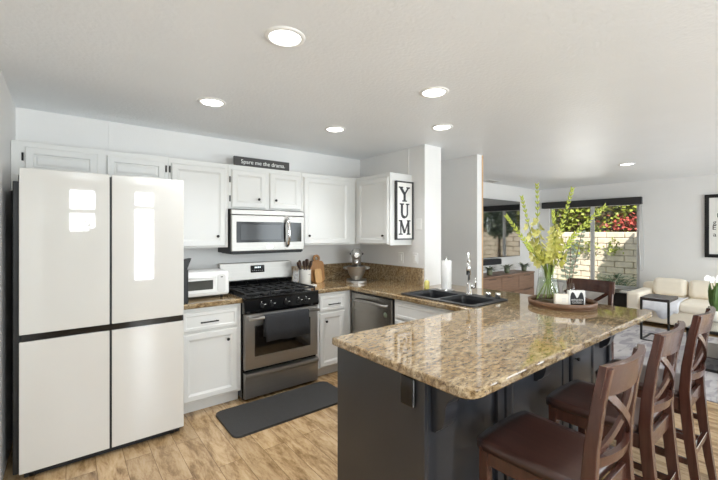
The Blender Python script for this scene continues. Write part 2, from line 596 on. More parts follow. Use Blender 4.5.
# far wall with the garden window opening
WY0, WY1, WZ0, WZ1 = 2.19, 3.83, 0.42, 2.06
b = B()
b.box(XF, XF + 0.15, YR, WY0, 0, CEIL); b.box(XF, XF + 0.15, WY1, YT, 0, CEIL)
b.box(XF, XF + 0.15, WY0, WY1, 0, WZ0); b.box(XF, XF + 0.15, WY0, WY1, WZ1, CEIL)
struct('wall_far', b, M['wall'])
# wall behind the camera with two mirrored windows, then two added for fill light: (x0, x1, z0, z1)
REAR = [(0.02, 0.47, 1.48, 2.31), (1.05, 1.45, 0.50, 2.33), (2.1, 3.8, 0.3, 2.2), (4.05, 7.95, 0.05, 2.2)]
b = B()
xs = XL
for x0, x1, z0, z1 in REAR:
    b.box(xs, x0, YR - 0.15, YR, 0, CEIL)
    b.box(x0, x1, YR - 0.15, YR, 0, z0)
    b.box(x0, x1, YR - 0.15, YR, z1, CEIL)
    xs = x1
b.box(xs, XF, YR - 0.15, YR, 0, CEIL)
struct('wall_rear', b, M['wall'])
for i, (x0, x1, z0, z1) in enumerate(REAR):
    b = B()
    f = 0.04
    b.box(x0, x0 + f, YR - 0.1, YR - 0.04, z0, z1); b.box(x1 - f, x1, YR - 0.1, YR - 0.04, z0, z1)
    b.box(x0 + f, x1 - f, YR - 0.1, YR - 0.04, z0, z0 + f); b.box(x0 + f, x1 - f, YR - 0.1, YR - 0.04, z1 - f, z1)
    if i in (0, 1):
        zr = 1.84 if i == 0 else 1.95
        b.box(x0 + f, x1 - f, YR - 0.09, YR - 0.05, zr, zr + 0.09)
    else:
        b.box((x0 + x1) / 2 - 0.03, (x0 + x1) / 2 + 0.03, YR - 0.09, YR - 0.05, z0 + f, z1 - f)
    w = struct('window_%d' % (i + 2), b, M['trim'])
    g = B(); g.box(x0 + f, x1 - f, YR - 0.072, YR - 0.068, z0 + f, z1 - f)
    struct('pane', g, M['pane'], w)
# garden window
b = B()
b.box(XF + 0.03, XF + 0.09, WY0, WY0 + 0.05, WZ0, WZ1); b.box(XF + 0.03, XF + 0.09, WY1 - 0.05, WY1, WZ0, WZ1)
b.box(XF + 0.03, XF + 0.09, WY0, WY1, WZ0, WZ0 + 0.045); b.box(XF + 0.03, XF + 0.09, WY0, WY1, WZ1 - 0.05, WZ1)
w1 = struct('window_1', b, M['alu'])
b = B()
b.box(XF + 0.04, XF + 0.085, 2.96, 3.025, WZ0 + 0.045, WZ1 - 0.05)
struct('meeting_rail', b, M['alu'], w1)
for y0, y1, dx in ((WY0 + 0.05, 2.96, 0.055), (3.025, WY1 - 0.05, 0.068)):
    g = B(); g.box(XF + dx, XF + dx + 0.004, y0, y1, WZ0 + 0.045, WZ1 - 0.05); struct('pane', g, M['pane'], w1)
b = B(); b.box(XF - 0.02, XF + 0.05, WY0 - 0.02, WY1 + 0.02, WZ0 - 0.025, WZ0, 0.004); struct('sill', b, M['trim'], w1)
# trims
b = B(); b.box(XH + 0.095, XH + 0.118, 2.655, 2.75, 0, CEIL); struct('trim_1', b, M['wood_trim'])
b = B(); b.box(0.286, 0.294, YB - 0.006, YB, 2.13, CEIL); struct('trim_2', b, M['wall'])
b = B(); b.box(XM - 0.006, XM, 2.935, 2.943, 2.13, CEIL); struct('trim_3', b, M['wall'])
b = B(); b.box(XF - 0.014, XF, YR, YT, 0, 0.09, 0.003); struct('baseboard_far', b, M['trim'])
b = B(); b.box(XH + 0.118, XF - 0.014, YT - 0.014, YT, 0, 0.09, 0.003); struct('baseboard_television', b, M['trim'])
b = B(); b.box(XL, XL + 0.014, YR, 2.9, 0, 0.09, 0.003); struct('baseboard_left', b, M['trim'])
b = B(); b.box(XH - 0.014, XH, 2.66, YT, 0, 0.09, 0.003); struct('baseboard_hall', b, M['trim'])

# ------------------------------------------------------------------ garden beyond the window
b = B(); b.box(8.52, 16, -6, 12, -0.12, -0.05); struct('ground', b, M['patio'])
b = B(); b.box(10.2, 10.94, -2, 9, -0.05, 0.06)
for k in range(5000):
    x, y = random.uniform(10.2, 10.88), random.uniform(0, 7.5)
    b.leafq((x, y, 0.05), (random.uniform(-.4, .4), random.uniform(-.4, .4), 1), (1, 0, 0), random.uniform(.05, .13), 0.012, 0.2)
tag(obj('lawn_grass', b, M['grass']), 'strip of green lawn along the foot of the block wall', 'grass', kind='stuff')
b = B()
b.box(11.03, 11.35, -2, 10, -0.05, 1.5)
gw = struct('wall_garden', b, M['mortar'])
b = B()
zz = 0.0
for row in range(10):
    hgt = 0.1505
    y = -1 - (0.21 if row % 2 else 0.0)
    while y < 9:
        L = 0.40
        j = random.uniform(0, 0.03)
        b.box(10.99 - j, 11.1, y + 0.006, y + L - 0.006, zz + 0.006, zz + hgt - 0.004, 0.012, 1)
        y += L
    zz += hgt
struct('block_face', b, M['block'], gw)
def foliage(name, m, n, fx, fy, fz, size, label, cat):
    b = B()
    for k in range(n):
        p = (fx(), fy(), fz())
        d = Vector((random.uniform(-1, .2), random.uniform(-1, 1), random.uniform(-.8, .6)))
        b.leafq(p, d, (random.uniform(-1, 1), random.uniform(-1, 1), 1), random.uniform(.6, 1.3) * size, random.uniform(.6, 1.1) * size)
    return tag(obj(name, b, m), label, cat, kind='stuff')
R = random.uniform
foliage('hedge_foliage', M['ivy'], 9000, lambda: R(11.5, 12.2), lambda: R(0.5, 8), lambda: 1.42 + abs(R(0, 1.2)), 0.10, 'yellow green creeper spilling over the top of the garden wall', 'creeper')
foliage('creeper_undergrowth', M['ivy_dark'], 6000, lambda: R(11.52, 12.2), lambda: R(0.5, 8), lambda: R(1.3, 2.8), 0.10, 'brown and olive dry foliage growing behind the wall creeper', 'creeper')
foliage('coral_flower_foliage', M['bloom'], 420, lambda: R(11.48, 11.7), lambda: random.gauss(3.1, 0.32), lambda: random.gauss(1.74, 0.11), 0.085, 'coral red flowers massed in the creeper above the wall', 'flowers')
b = B(); b.box(12.45, 12.65, -2, 11, 0, 3.8)
struct('wall_hillside', b, M['ivy_dark'])
foliage('wall_sprig_foliage', M['ivy'], 260, lambda: R(10.84, 10.9), lambda: random.choice((3.4, 3.9, 4.25)) + random.gauss(0, .09), lambda: random.choice((1.22, 0.98, 1.1)) + random.gauss(0, .05), 0.06, 'small green sprigs growing out of the block wall joints', 'creeper')
# low strappy shrub near the glass and the tree that throws its shade on the wall
t = thing('garden_shrub', 'low grey green strappy shrub growing outside below the window', 'shrub', (9.75, 2.98, -0.05))
b = B()
for k in range(260):
    a = R(0, 2 * PI); rad = R(0, .35)
    b.leafq((9.75 + rad * math.cos(a) * .7, 2.98 + rad * math.sin(a), R(.15, .5)), (math.cos(a), math.sin(a), R(.1, 1.1)), (0, 0, 1), R(.16, .30), .035, .5)
obj('leaves', b, M['shrub'], t)
b = B()
for k in range(9):
    a = k * 0.7
    b.tube([(9.75, 2.98, -.05), (9.75 + .1 * math.cos(a), 2.98 + .12 * math.sin(a), .2), (9.75 + .2 * math.cos(a), 2.98 + .25 * math.sin(a), .38)], [.012, .009, .006], 6)
obj('stem', b, M['stem'], t)
t = thing('garden_tree', 'round topped small tree standing outside beside the window', 'tree', (9.9, 1.95, -0.05))
b = B()
for k in range(2200):
    v = Vector((random.gauss(0, 1), random.gauss(0, 1), random.gauss(0, 1))).normalized() * R(.5, 1)
    b.leafq((9.9 + v.x * .5, 1.95 + v.y * .42, 1.95 + v.z * .62), (R(-1, 1), R(-1, 1), R(-1, 1)), (0, 0, 1), .13, .09)
obj('crown', b, M['shrub'], t)
b = B(); b.tube([(9.9, 1.95, -.05), (9.92, 1.95, .7), (9.9, 1.95, 1.9)], [.06, .05, .03], 8); obj('trunk', b, M['bark'], t)

# ------------------------------------------------------------------ cabinet pieces
DOOR = [(0, 0), (0, 0.011), (0.003, 0.016), (0.010, 0.0195), (0.046, 0.0195), (0.050, 0.017), (0.064, 0.010)]
DRAW = [(0, 0), (0, 0.014), (0.005, 0.019), (0.028, 0.019), (0.034, 0.015)]
def knob(parent, p, n):
    n = Vector(n); p = Vector(p)
    b = B()
    b.tube([p, p + n * 0.008, p + n * 0.015, p + n * 0.022, p + n * 0.027], [0.006, 0.0055, 0.012, 0.0135, 0.009], 12)
    return obj('knob', b, M['bronze'], parent)
def hinge(parent, p, n, v=(0, 0, 1)):
    n = Vector(n); p = Vector(p); v = Vector(v)
    b = B()
    b.tube([p - v * 0.028 + n * .004, p + v * 0.028 + n * .004], 0.006, 8)
    return obj('hinge', b, M['bronze'], parent)
def pull(parent, p, u, n, L=0.12):
    p, u, n = Vector(p), Vector(u), Vector(n)
    b = B()
    a0, a1 = p - u * L / 2, p + u * L / 2
    b.tube([a0 + n * 0.024 - u * .012, a1 + n * 0.024 + u * .012], 0.0055, 8)
    b.tube([a0, a0 + n * 0.024], 0.0045, 8); b.tube([a1, a1 + n * 0.024], 0.0045, 8)
    return obj('pull', b, M['bronze'], parent)
def door(parent, x0, x1, z0, z1, face, axes, m, name='door', rings=DOOR, flat=False):
    """x0..x1 run along the front (X for FY, Y for FX)"""
    u, v, n = axes
    c = ((x0 + x1) / 2, face, (z0 + z1) / 2) if axes is FY else (face, (x0 + x1) / 2, (z0 + z1) / 2)
    b = B(); b.panel(c, u, v, n, abs(x1 - x0), z1 - z0, rings)
    return obj(name, b, m, parent)

# ------------------------------------------------------------------ upper cabinets
UF = 3.49      # carcass front of the back-wall uppers (doors stand proud of it)
ZT, ZB = 2.13, 1.352
def carcass(t, x0, x1, y0, y1, z0, z1, m=None, name='body'):
    b = B(); b.box(x0, x1, y0, y1, z0, z1, 0.002, 1)
    return obj(name, b, m or M['cab'], t)
G = 'white wall cabinets'
t = thing('wall_cabinet', 'shallow white cabinet with two doors above the refrigerator', 'cabinet', (-0.28, UF, 1.84), G)
carcass(t, -0.298, 0.685, UF, YB - .002, 1.89, ZT)
b = B(); b.box(-0.298, -0.262, UF, YB - .002, 1.78, 1.89); obj('end_panel', b, M['cab'], t)
SH = [(0, 0), (0, 0.014), (0.004, 0.019), (0.045, 0.019), (0.051, 0.011), (0.057, 0.011), (0.07, 0.016)]
for x0, x1 in ((-0.225, 0.19), (0.25, 0.655)):
    d = door(t, x0, x1, 1.905, 2.09, UF, FY, M['cab'], rings=SH)
hinge(t, (-0.238, UF, 2.02), (0, -1, 0)); hinge(t, (0.667, UF, 2.03), (0, -1, 0)); 
t = thing('wall_cabinet', 'tall white single door wall cabinet between refrigerator and microwave', 'cabinet', (0.69, UF, ZB), G)
carcass(t, 0.686, 1.190, UF, YB - .002, ZB, ZT)
d = door(t, 0.705, 1.165, ZB + .012, 2.085, UF, FY, M['cab']); knob(d, (1.088, UF - .019, 1.455), (0, -1, 0))
hinge(t, (0.695, UF, 2.03), (0, -1, 0))
t = thing('wall_cabinet', 'short white double door cabinet directly above the microwave', 'cabinet', (1.192, UF, 1.715), G)
carcass(t, 1.192, 1.972, UF, YB - .002, 1.715, ZT)
for x0, x1, kx in ((1.222, 1.565, 1.482), (1.605, 1.948, 1.662)):
    d = door(t, x0, x1, 1.728, 2.085, UF, FY, M['cab']); knob(d, (kx, UF - .019, 1.812), (0, -1, 0))
for z in (1.99, 1.81):
    hinge(t, (1.208, UF, z), (0, -1, 0))
t = thing('wall_cabinet', 'white single door wall cabinet between the microwave and the room corner', 'cabinet', (1.975, UF, ZB), G)
carcass(t, 1.974, 2.70, UF, YB - .002, ZB, ZT)
d = door(t, 1.995, 2.60, ZB + .012, 2.085, UF, FY, M['cab']); knob(d, (2.05, UF - .019, 1.455), (0, -1, 0))
SF = 2.70
t = thing('wall_cabinet', 'white wall cabinet on the side wall carrying the YUM sign', 'cabinet', (SF, 2.89, ZB), G)
carcass(t, SF, XM - .002, 2.89, UF - .004, ZB, ZT)
d = door(t, 2.91, 3.43, ZB + .012, 2.085, SF, FX, M['cab']); knob(d, (SF - .019, 2.975, 1.455), (-1, 0, 0))
# crown rail on top of each run
# ------------------------------------------------------------------ signs
t = thing('word_sign', 'long dark grey sign reading Spare me the drama on top of the cabinets', 'sign', (1.58, 3.6, ZT))
b = B(); b.box(1.285, 1.88, 3.59, 3.615, ZT + .001, 2.238, 0.003); obj('board', b, M['sign_dark'], t)
text('lettering', 'Spare me the drama.', 0.057, M['ink_white'], t, (1.59, 3.589, 2.19), (1, 0, 0), (0, 0, 1))
t = thing('word_sign', 'tall white YUM sign with dark frame hung on the cabinet end', 'sign', (2.9, 2.889, 1.41))
YX0, YX1, YZ0, YZ1, YF = 2.762, 3.022, 1.412, 2.045, 2.862
b = B(); b.box(YX0 + .012, YX1 - .012, YF + .006, 2.888, YZ0 + .012, YZ1 - .012); obj('board', b, M['sign_white'], t)
b = B()
b.box(YX0, YX0 + .014, YF - .006, 2.888, YZ0, YZ1); b.box(YX1 - .014, YX1, YF - .006, 2.888, YZ0, YZ1)
b.box(YX0 + .014, YX1 - .014, YF - .006, 2.888, YZ0, YZ0 + .014); b.box(YX0 + .014, YX1 - .014, YF - .006, 2.888, YZ1 - .014, YZ1)
obj('frame', b, M['ink'], t)
def bar2(b, p, q, w, y0, y1):
    p, q = Vector(p), Vector(q)
    d = (q - p).normalized(); s = Vector((-d.y, d.x)) * w / 2
    b.prism([tuple(p - s), tuple(q - s), tuple(q + s), tuple(p + s)], 'y', y0, y1)
def serif(b, x, z, w, y0, y1, h=.014):
    b.prism([(x - w / 2, z - h / 2), (x + w / 2, z - h / 2), (x + w / 2, z + h / 2), (x - w / 2, z + h / 2)], 'y', y0, y1)
cx = (YX0 + YX1) / 2; y0, y1 = YF + .001, YF + .0065
def letter_y(b, z):
    bar2(b, (cx - .058, z + .07), (cx, z + .0), .032, y0, y1); bar2(b, (cx + .055, z + .07), (cx, z + .0), .017, y0, y1)
    bar2(b, (cx, z + .01), (cx, z - .075), .030, y0, y1)
    serif(b, cx - .055, z + .073, .062, y0, y1); serif(b, cx + .055, z + .073, .05, y0, y1); serif(b, cx, z - .073, .066, y0, y1)
def letter_u(b, z):
    pts = [(cx - .042, z + .07), (cx - .042, z - .03)] + [(cx + .042 * -math.cos(PI * k / 8), z - .03 - .04 * math.sin(PI * k / 8)) for k in range(1, 8)] + [(cx + .042, z - .03), (cx + .042, z + .07)]
    for i, (p, q) in enumerate(zip(pts, pts[1:])):
        bar2(b, p, q, .030 if i < 5 else .018, y0, y1)
    serif(b, cx - .042, z + .073, .062, y0, y1); serif(b, cx + .045, z + .073, .05, y0, y1)
def letter_m(b, z):
    bar2(b, (cx - .058, z + .07), (cx - .058, z - .075), .014, y0, y1); bar2(b, (cx + .058, z + .07), (cx + .058, z - .075), .028, y0, y1)
    bar2(b, (cx - .055, z + .072), (cx, z - .06), .026, y0, y1); bar2(b, (cx + .055, z + .072), (cx, z - .06), .013, y0, y1)
    for s in (-1, 1):
        serif(b, cx + s * .062, z + .073, .05, y0, y1); serif(b, cx + s * .06, z - .073, .055, y0, y1)
for nm, fn, z in (('letter_y', letter_y, 1.905), ('letter_u', letter_u, 1.725), ('letter_m', letter_m, 1.545)):
    b = B(); fn(b, z); obj(nm, b, M['ink'], t)

# ------------------------------------------------------------------ refrigerator
FYF = 2.985
t = thing('refrigerator', 'large white glass four door refrigerator beside the wall', 'refrigerator', (0.23, 3.35, 0))
b = B(); b.box(-0.252, 0.70, 3.035, 3.76, 0.03, 1.80, 0.004, 1); obj('body', b, M['black'], t)
b = B(); b.box(-0.21, 0.68, 3.0, 3.04, 0.832, 0.876); obj('handle_recess', b, M['gloss_black'], t)
b = B(); b.box(-0.20, 0.67, 3.01, 3.036, 0.03, 1.865); obj('door_liner', b, M['black'], t)
for x0, x1 in ((-0.220, 0.229), (0.242, 0.690)):
    for z0, z1 in ((0.045, 0.832), (0.876, 1.878)):
        b = B(); b.box(x0, x1, FYF, 3.012, z0, z1, 0.003, 2); obj('door', b, M['fridge_glass'], t)
b = B(); b.box(-0.2, 0.67, 3.03, 3.2, 0.0, 0.035); obj('toe_grille', b, M['black'], t)
for x in (-0.16, 0.62):
    b = B(); b.tube([(x, 3.05, 0.0), (x, 3.05, 0.035)], 0.028, 12); obj('foot', b, M['black'], t)
    b = B(); b.box(x - .05, x + .05, 3.03, 3.16, 1.80, 1.83, 0.006); obj('top_hinge', b, M['black'], t)

# ------------------------------------------------------------------ base cabinets along the back wall
BF, KICK, KH = 3.215, 3.285, 0.10
G2 = 'white base cabinets'
def base_cab(label, x0, x1, dx0, dx1, kx, cx_):
    t = thing('base_cabinet', label, 'cabinet', ((x0 + x1) / 2, BF, 0), G2)
    carcass(t, x0, x1, BF, YB - .002, KH, 0.872)
    b = B(); b.box(x0, x1, KICK, KICK + .02, 0, KH); obj('toe_kick', b, M['cab'], t)
    d = door(t, dx0, dx1, 0.685, 0.838, BF, FY, M['cab'], 'drawer', DRAW); pull(d, (cx_, BF - .017, 0.752), (1, 0, 0), (0, -1, 0))
    d = door(t, dx0, dx1, 0.115, 0.665, BF, FY, M['cab']); knob(d, (kx, BF - .019, 0.580), (0, -1, 0))
    return t
base_cab('white base cabinet with drawer and door between refrigerator and range', 0.70, 1.209, 0.725, 1.175, 1.088, 0.935)
base_cab('narrow white base cabinet with drawer between range and dishwasher corner', 1.978, 2.42, 2.02, 2.33, 2.09, 2.185)
# aisle run under the sink
SBF = 2.42
t = thing('sink_base_cabinet', 'plain white sink base cabinet beside the dishwasher', 'cabinet', (SBF, 2.1, 0), G2)
carcass(t, SBF, 2.46, 1.715, 2.53, KH, 0.872, name='face_frame')
b = B(); b.box(2.98, 3.02, 1.71, 2.53, 0, 0.872); obj('back_panel', b, M['cab'], t)
b = B(); b.box(2.49, 2.51, 1.715, 2.53, 0, KH); obj('toe_kick', b, M['cab'], t)
door(t, 1.74, 2.51, 0.70, 0.845, SBF, FX, M['cab'], 'false_drawer', DRAW)
for y0_, y1_ in ((1.74, 2.12), (2.13, 2.51)):
    d = door(t, y0_, y1_, 0.115, 0.68, SBF, FX, M['cab']); knob(d, (SBF - .019, 2.08 if y0_ < 2 else 2.17, 0.62), (-1, 0, 0))
# dishwasher
t = thing('dishwasher', 'stainless dishwasher with bar handle under the side counter', 'dishwasher', (2.42, 2.86, 0))
b = B(); b.box(2.425, 3.0, 2.54, 3.175, 0.02, 0.868); obj('tub', b, M['black'], t)
b = B(); b.box(2.395, 2.424, 2.545, 3.165, 0.105, 0.855, 0.006); dd = obj('door', b, M['dark_steel'], t)
b = B(); b.box(2.396, 2.424, 2.545, 3.165, 0.857, 0.871, 0.002, 1); obj('control_strip', b, M['gloss_black'], t)
b = B()
hp = [(2.395 - .042 * math.sin(PI * min(1, max(0, (k / 14) * 1.0))) ** .35, 2.60 + .52 * k / 14, 0.785 + 0.012 * math.sin(PI * k / 14)) for k in range(15)]
b.tube(hp, .013, 10); obj('handle', b, M['steel'], dd)
b = B(); b.lathe([(0, 0), (.026, 0), (.026, .0015), (0, .0015)], (0, 0, 0), 20, Matrix.Translation((2.3945, 2.63, 0.70)) @ Matrix.Rotation(-PI / 2, 4, 'Y')); obj('sticker', b, M['euca'], dd)['label'] = 'round grey green sticker'
b = B(); b.box(2.44, 2.46, 2.55, 3.16, 0.0, 0.095); obj('toe_panel', b, M['black'], t)

# ------------------------------------------------------------------ peninsula base
PX0, PX1, PY0, PY1 = 1.18, 3.34, 1.053, 1.69
t = thing('peninsula_cabinet', 'charcoal painted peninsula cabinet carrying the granite breakfast bar', 'cabinet', (2.2, 1.35, 0))
b = B(); b.box(PX0 + .02, PX1, PY0 + .02, PY1, 0.0, 0.872); obj('body', b, M['navy'], t)
b = B(); b.box(PX0, PX0 + .02, PY0, PY1, 0.0, 0.872, 0.002, 1); ep = obj('end_panel', b, M['navy'], t)
# stool side: stiles, rails and panels
for x0, x1 in ((1.2, 1.26), (1.735, 1.80), (2.53, 2.575), (2.985, 3.05), (3.29, 3.34)):
    b = B(); b.box(x0, x1, PY0, PY0 + .021, 0.0, 0.872, 0.002, 1); obj('stile', b, M['navy'], t)
for x0, x1 in ((1.26, 1.735), (1.80, 2.53), (2.575, 2.985), (3.05, 3.29)):
    b = B(); b.box(x0, x1, PY0 + .002, PY0 + .021, 0.79, 0.872); obj('top_rail', b, M['navy'], t)
    b = B(); b.box(x0, x1, PY0 + .002, PY0 + .021, 0.0, 0.12); obj('bottom_rail', b, M['navy'], t)
d = door(t, 2.582, 2.978, 0.13, 0.785, PY0 + .004, FY, M['navy']); knob(d, (2.635, PY0 - .015, 0.66), (0, -1, 0))
d = door(t, 1.81, 2.52, 0.13, 0.785, PY0 + .012, FY, M['navy'], 'panel', SH)
def corbel(x):
    pts = [(1.052, 0.872), (0.865, 0.872), (0.865, 0.842)]
    for k in range(9):
        a = PI / 2 * k / 8
        pts.append((0.872 + 0.105 * math.sin(a), 0.842 - 0.07 * (1 - math.cos(a)) - .005))
    for k in range(9):
        a = PI / 2 * k / 8
        pts.append((0.977 + 0.045 * (1 - math.cos(a)), 0.765 - 0.105 * math.sin(a)))
    pts += [(1.03, 0.645), (1.052, 0.64)]
    b = B(); b.prism(pts, 'x', x - .04, x + .04, 0.003); return obj('corbel', b, M['navy'], t)
for x in (1.262, 2.14, 3.12):
    corbel(x)
b = B(); b.box(PX0 - .016, PX0, 1.102, 1.182, 0.735, 0.862, 0.006); ol = obj('outlet', b, M['gloss_black'], ep)
ol['label'] = 'glossy black outlet plate'

# ------------------------------------------------------------------ granite
K0, K1 = 0.872, 0.914
def slab(poly, holes=()):
    t = bmesh.new()
    edges = []
    for lp in (poly,) + tuple(holes):
        vs = [t.verts.new((x, y, K1)) for x, y in lp]
        for a, c in zip(vs, vs[1:] + vs[:1]):
            edges.append(t.edges.new((a, c)))
    bmesh.ops.triangle_fill(t, edges=edges, use_beauty=True, use_dissolve=False)
    outer = [e for e in t.edges if e.is_boundary]
    ret = bmesh.ops.extrude_face_region(t, geom=list(t.faces))
    vs = [g for g in ret['geom'] if isinstance(g, bmesh.types.BMVert)]
    for v in vs:
        v.co.z = K0
    sharp = [e for e in t.edges if len(e.link_faces) == 2 and abs(e.verts[0].co.z - e.verts[1].co.z) < 1e-6 and e.calc_face_angle(0) > 0.8]
    bmesh.ops.bevel(t, geom=sharp, offset=0.009, segments=3, profile=0.5, affect='EDGES')
    b = B(); b._merge(t); return b
sink_hole = rr(2.475, 2.865, 1.72, 2.455, 0.03, 3)
def fillet(p0, p, p1, r, n=6):
    p0, p, p1 = Vector(p0), Vector(p), Vector(p1)
    a, c = (p0 - p).normalized() * r, (p1 - p).normalized() * r
    out = []
    for k in range(n + 1):
        s = k / n
        out.append(tuple(((1 - s) ** 2) * (p + a) + 2 * s * (1 - s) * p + (s ** 2) * (p + c)))
    return out
P = [(1.974, YB - .001), (1.974, 3.183), (2.385, 3.183), (2.385, 1.70), (1.147, 1.70), (1.147, 0.80), (3.39, 0.80), (3.37, 2.70 - .003), (XM - .001, 2.70 - .003), (XM - .001, YB - .001)]
poly = []
for i, p in enumerate(P):
    if i in (4, 5, 6):
        poly += fillet(P[i - 1], p, P[i + 1], {4: .012, 5: .085, 6: .05}[i])
    else:
        poly.append(p)
t = thing('countertop', 'speckled tan granite countertop running from the corner round into the breakfast bar', 'countertop', (2.4, 1.4, K0))
obj('slab', slab(poly, (sink_hole,)), M['granite'], t)
b = B(); b.box(1.976, XM - .03, YB - .03, YB - .001, K1 - .002, 1.106, 0.003, 1); obj('backsplash', b, M['granite'], t)
b = B(); b.box(XM - .03, XM - .001, 2.703, YB - .001, K1 - .002, 1.106, 0.003, 1); obj('backsplash', b, M['granite'], t)
b = slab([(0.702, YB - .001), (0.702, 3.183), (1.211, 3.183), (1.211, YB - .001)])
lone('countertop', b, M['granite'], 'short speckled granite countertop under the white toaster oven', 'countertop', (0.95, 3.5, K0))

# ------------------------------------------------------------------ range
RX0, RX1 = 1.214, 1.971
t = thing('range_cooker', 'stainless gas range with black cooktop between white cabinets', 'range', (1.59, 3.5, 0))
b = B(); b.box(RX0, RX1, 3.20, 3.80, 0.03, 0.90, 0.003, 1); obj('body', b, M['gloss_black'], t)
b = B(); b.box(RX0, RX1, 3.145, 3.80, 0.895, 0.918, 0.006); obj('cooktop', b, M['gloss_black'], t)
b = B(); b.prism([(3.20, 0.775), (3.152, 0.775), (3.142, 0.80), (3.150, 0.896), (3.20, 0.896)], 'x', RX0, RX1); cp = obj('control_panel', b, M['gloss_black'], t)
for x in (1.373, 1.465, 1.612, 1.747, 1.828):
    b = B(); b.tube([(x, 3.147, 0.838), (x, 3.128, 0.838), (x, 3.122, 0.838)], [.022, .0195, .016], 16)
    b.box(x - .004, x + .004, 3.112, 3.124, 0.820, 0.856, .002, 1); obj('knob', b, M['black'], cp)
    b = B(); b.box(x + .026, x + .042, 3.1435, 3.146, 0.842, 0.847); b.box(x - .004, x + .004, 3.146, 3.149, 0.866, 0.872); obj('marking', b, M['ink_white'], cp)
# burners and grates
for x, y in ((1.37, 3.30), (1.37, 3.60), (1.815, 3.30), (1.815, 3.60), (1.592, 3.45)):
    b = B(); b.lathe([(0, 0), (.05, 0), (.05, .010), (.034, .012), (.034, .020), (0, .022)], (x, y, 0.918), 20); obj('burner', b, M['iron'], t)
for x0, x1 in ((1.232, 1.472), (1.478, 1.708), (1.714, 1.954)):
    b = B(); z0, z1 = 0.937, 0.952
    for y in (3.19, 3.34, 3.45, 3.56, 3.71):
        b.box(x0, x1, y - .006, y + .006, z0, z1, .002, 1)
    for x in (x0 + .006, (x0 + x1) / 2, x1 - .006):
        b.box(x - .006, x + .006, 3.19, 3.71, z0, z1 + .002, .002, 1)
    for x in (x0 + .006, x1 - .006):
        for y in (3.19, 3.45, 3.71):
            b.box(x - .006, x + .006, y - .006, y + .006, 0.918, z0)
    obj('grate', b, M['iron'], t)
b = B(); b.prism([(3.80, 0.918), (3.745, 0.918), (3.735, 0.965), (3.72, 1.005), (3.738, 1.172), (3.80, 1.178)], 'x', RX0 - .02, RX1 + .012, .004); bg = obj('backguard', b, M['steel'], t)
b = B(); b.prism([(3.745, 0.92), (3.733, 0.92), (3.722, 0.965), (3.715, 0.995), (3.73, 0.995)], 'x', RX0 - .015, RX1 + .007); obj('vent_strip', b, M['gloss_black'], bg)
b = B(); b.box(1.507, 1.657, 3.722, 3.734, 1.072, 1.147, .002, 1); ds = obj('display', b, M['gloss_black'], bg)
b = B()
for k in range(4):
    b.box(1.548 + k * .018, 1.558 + k * .018, 3.7208, 3.7225, 1.118, 1.132)
obj('digits', b, M['display'], ds)
b = B()
for k in range(6):
    b.box(1.522 + k * .021, 1.532 + k * .021, 3.7212, 3.7225, 1.09, 1.093)
obj('marking', b, M['ink_white'], ds)
# oven door
b = B(); b.panel(((1.224 + 1.968) / 2, 3.20, 0.525), *FY, 0.744, 0.49, [(0, 0), (0, .038), (.006, .045), (.09, .045), (.092, .042)]); od = obj('oven_door', b, M['steel'], t)
b = B(); b.box(1.312, 1.880, 3.148, 3.160, 0.39, 0.665, .003, 1); obj('oven_window', b, M['oven_glass'], od)
b = B(); b.tube([(1.245, 3.098, 0.738), (1.945, 3.098, 0.738)], .018, 12, flat=.8)
b.box(1.255, 1.285, 3.10, 3.156, 0.726, 0.750, .003, 1); b.box(1.905, 1.935, 3.10, 3.156, 0.726, 0.750, .003, 1); obj('handle', b, M['steel'], od)
b = B()
b.prism([(3.20, 0.03), (3.158, 0.03), (3.156, 0.20), (3.135, 0.225), (3.138, 0.245), (3.16, 0.252), (3.20, 0.252)], 'x', 1.224, 1.968, .002); dr = obj('drawer', b, M['steel'], t)
for x in (1.25, 1.93):
    b = B(); b.tube([(x, 3.25, 0), (x, 3.25, .032)], .018, 10); obj('foot', b, M['black'], t)
# towel over the oven handle
b = B()
path = [(3.124, 0.56), (3.124, 0.70), (3.121, 0.75), (3.110, 0.7585), (3.098, 0.7605), (3.084, 0.757), (3.075, 0.745), (3.073, 0.70), (3.070, 0.62), (3.068, 0.525)]
rows = []
for k in range(22):
    x = 1.378 + .445 * k / 21
    rows.append([(x + .004 * math.sin(i * .8), y - (.004 * math.sin(k * .75) + .002) * (i > 6) * (i - 5) / 4, z + .004 * math.sin(k * .4) * (i == 9)) for i, (y, z) in enumerate(path)])
b.sheet(rows, .005)
lone('dish_towel', b, M['towel'], 'charcoal dish towel hanging over the oven door handle', 'towel', (1.58, 3.09, 0.525))

# ------------------------------------------------------------------ microwave
t = thing('microwave', 'stainless microwave with black window mounted above the range', 'microwave', (1.58, 3.6, 1.31))
MX0, MX1, MF = 1.20, 1.964, 3.42
b = B(); b.box(MX0, MX1, MF + .03, YB - .002, 1.292, 1.712, .003, 1); obj('body', b, M['black'], t)
b = B(); b.box(MX0, MX1, MF, MF + .03, 1.312, 1.655, .006); md = obj('door', b, M['steel'], t)
b = B(); b.box(MX0, MX1, MF + .004, MF + .03, 1.659, 1.705, .004); obj('vent_panel', b, M['steel'], t)
b = B(); b.box(1.245, 1.748, MF - .004, MF + .004, 1.395, 1.592, .002, 1); wn = obj('door_window', b, M['gloss_black'], md)
b = B(); b.box(1.285, 1.700, MF - .006, MF - .003, 1.42, 1.567, .001, 1); obj('mesh_screen', b, mat('microwave_mesh', srgb(62, 64, 66), 0.12, vary=.05), wn)
b = B(); b.box(1.792, 1.930, MF - .004, MF + .004, 1.395, 1.592, .002, 1); obj('control_panel', b, M['gloss_black'], md)
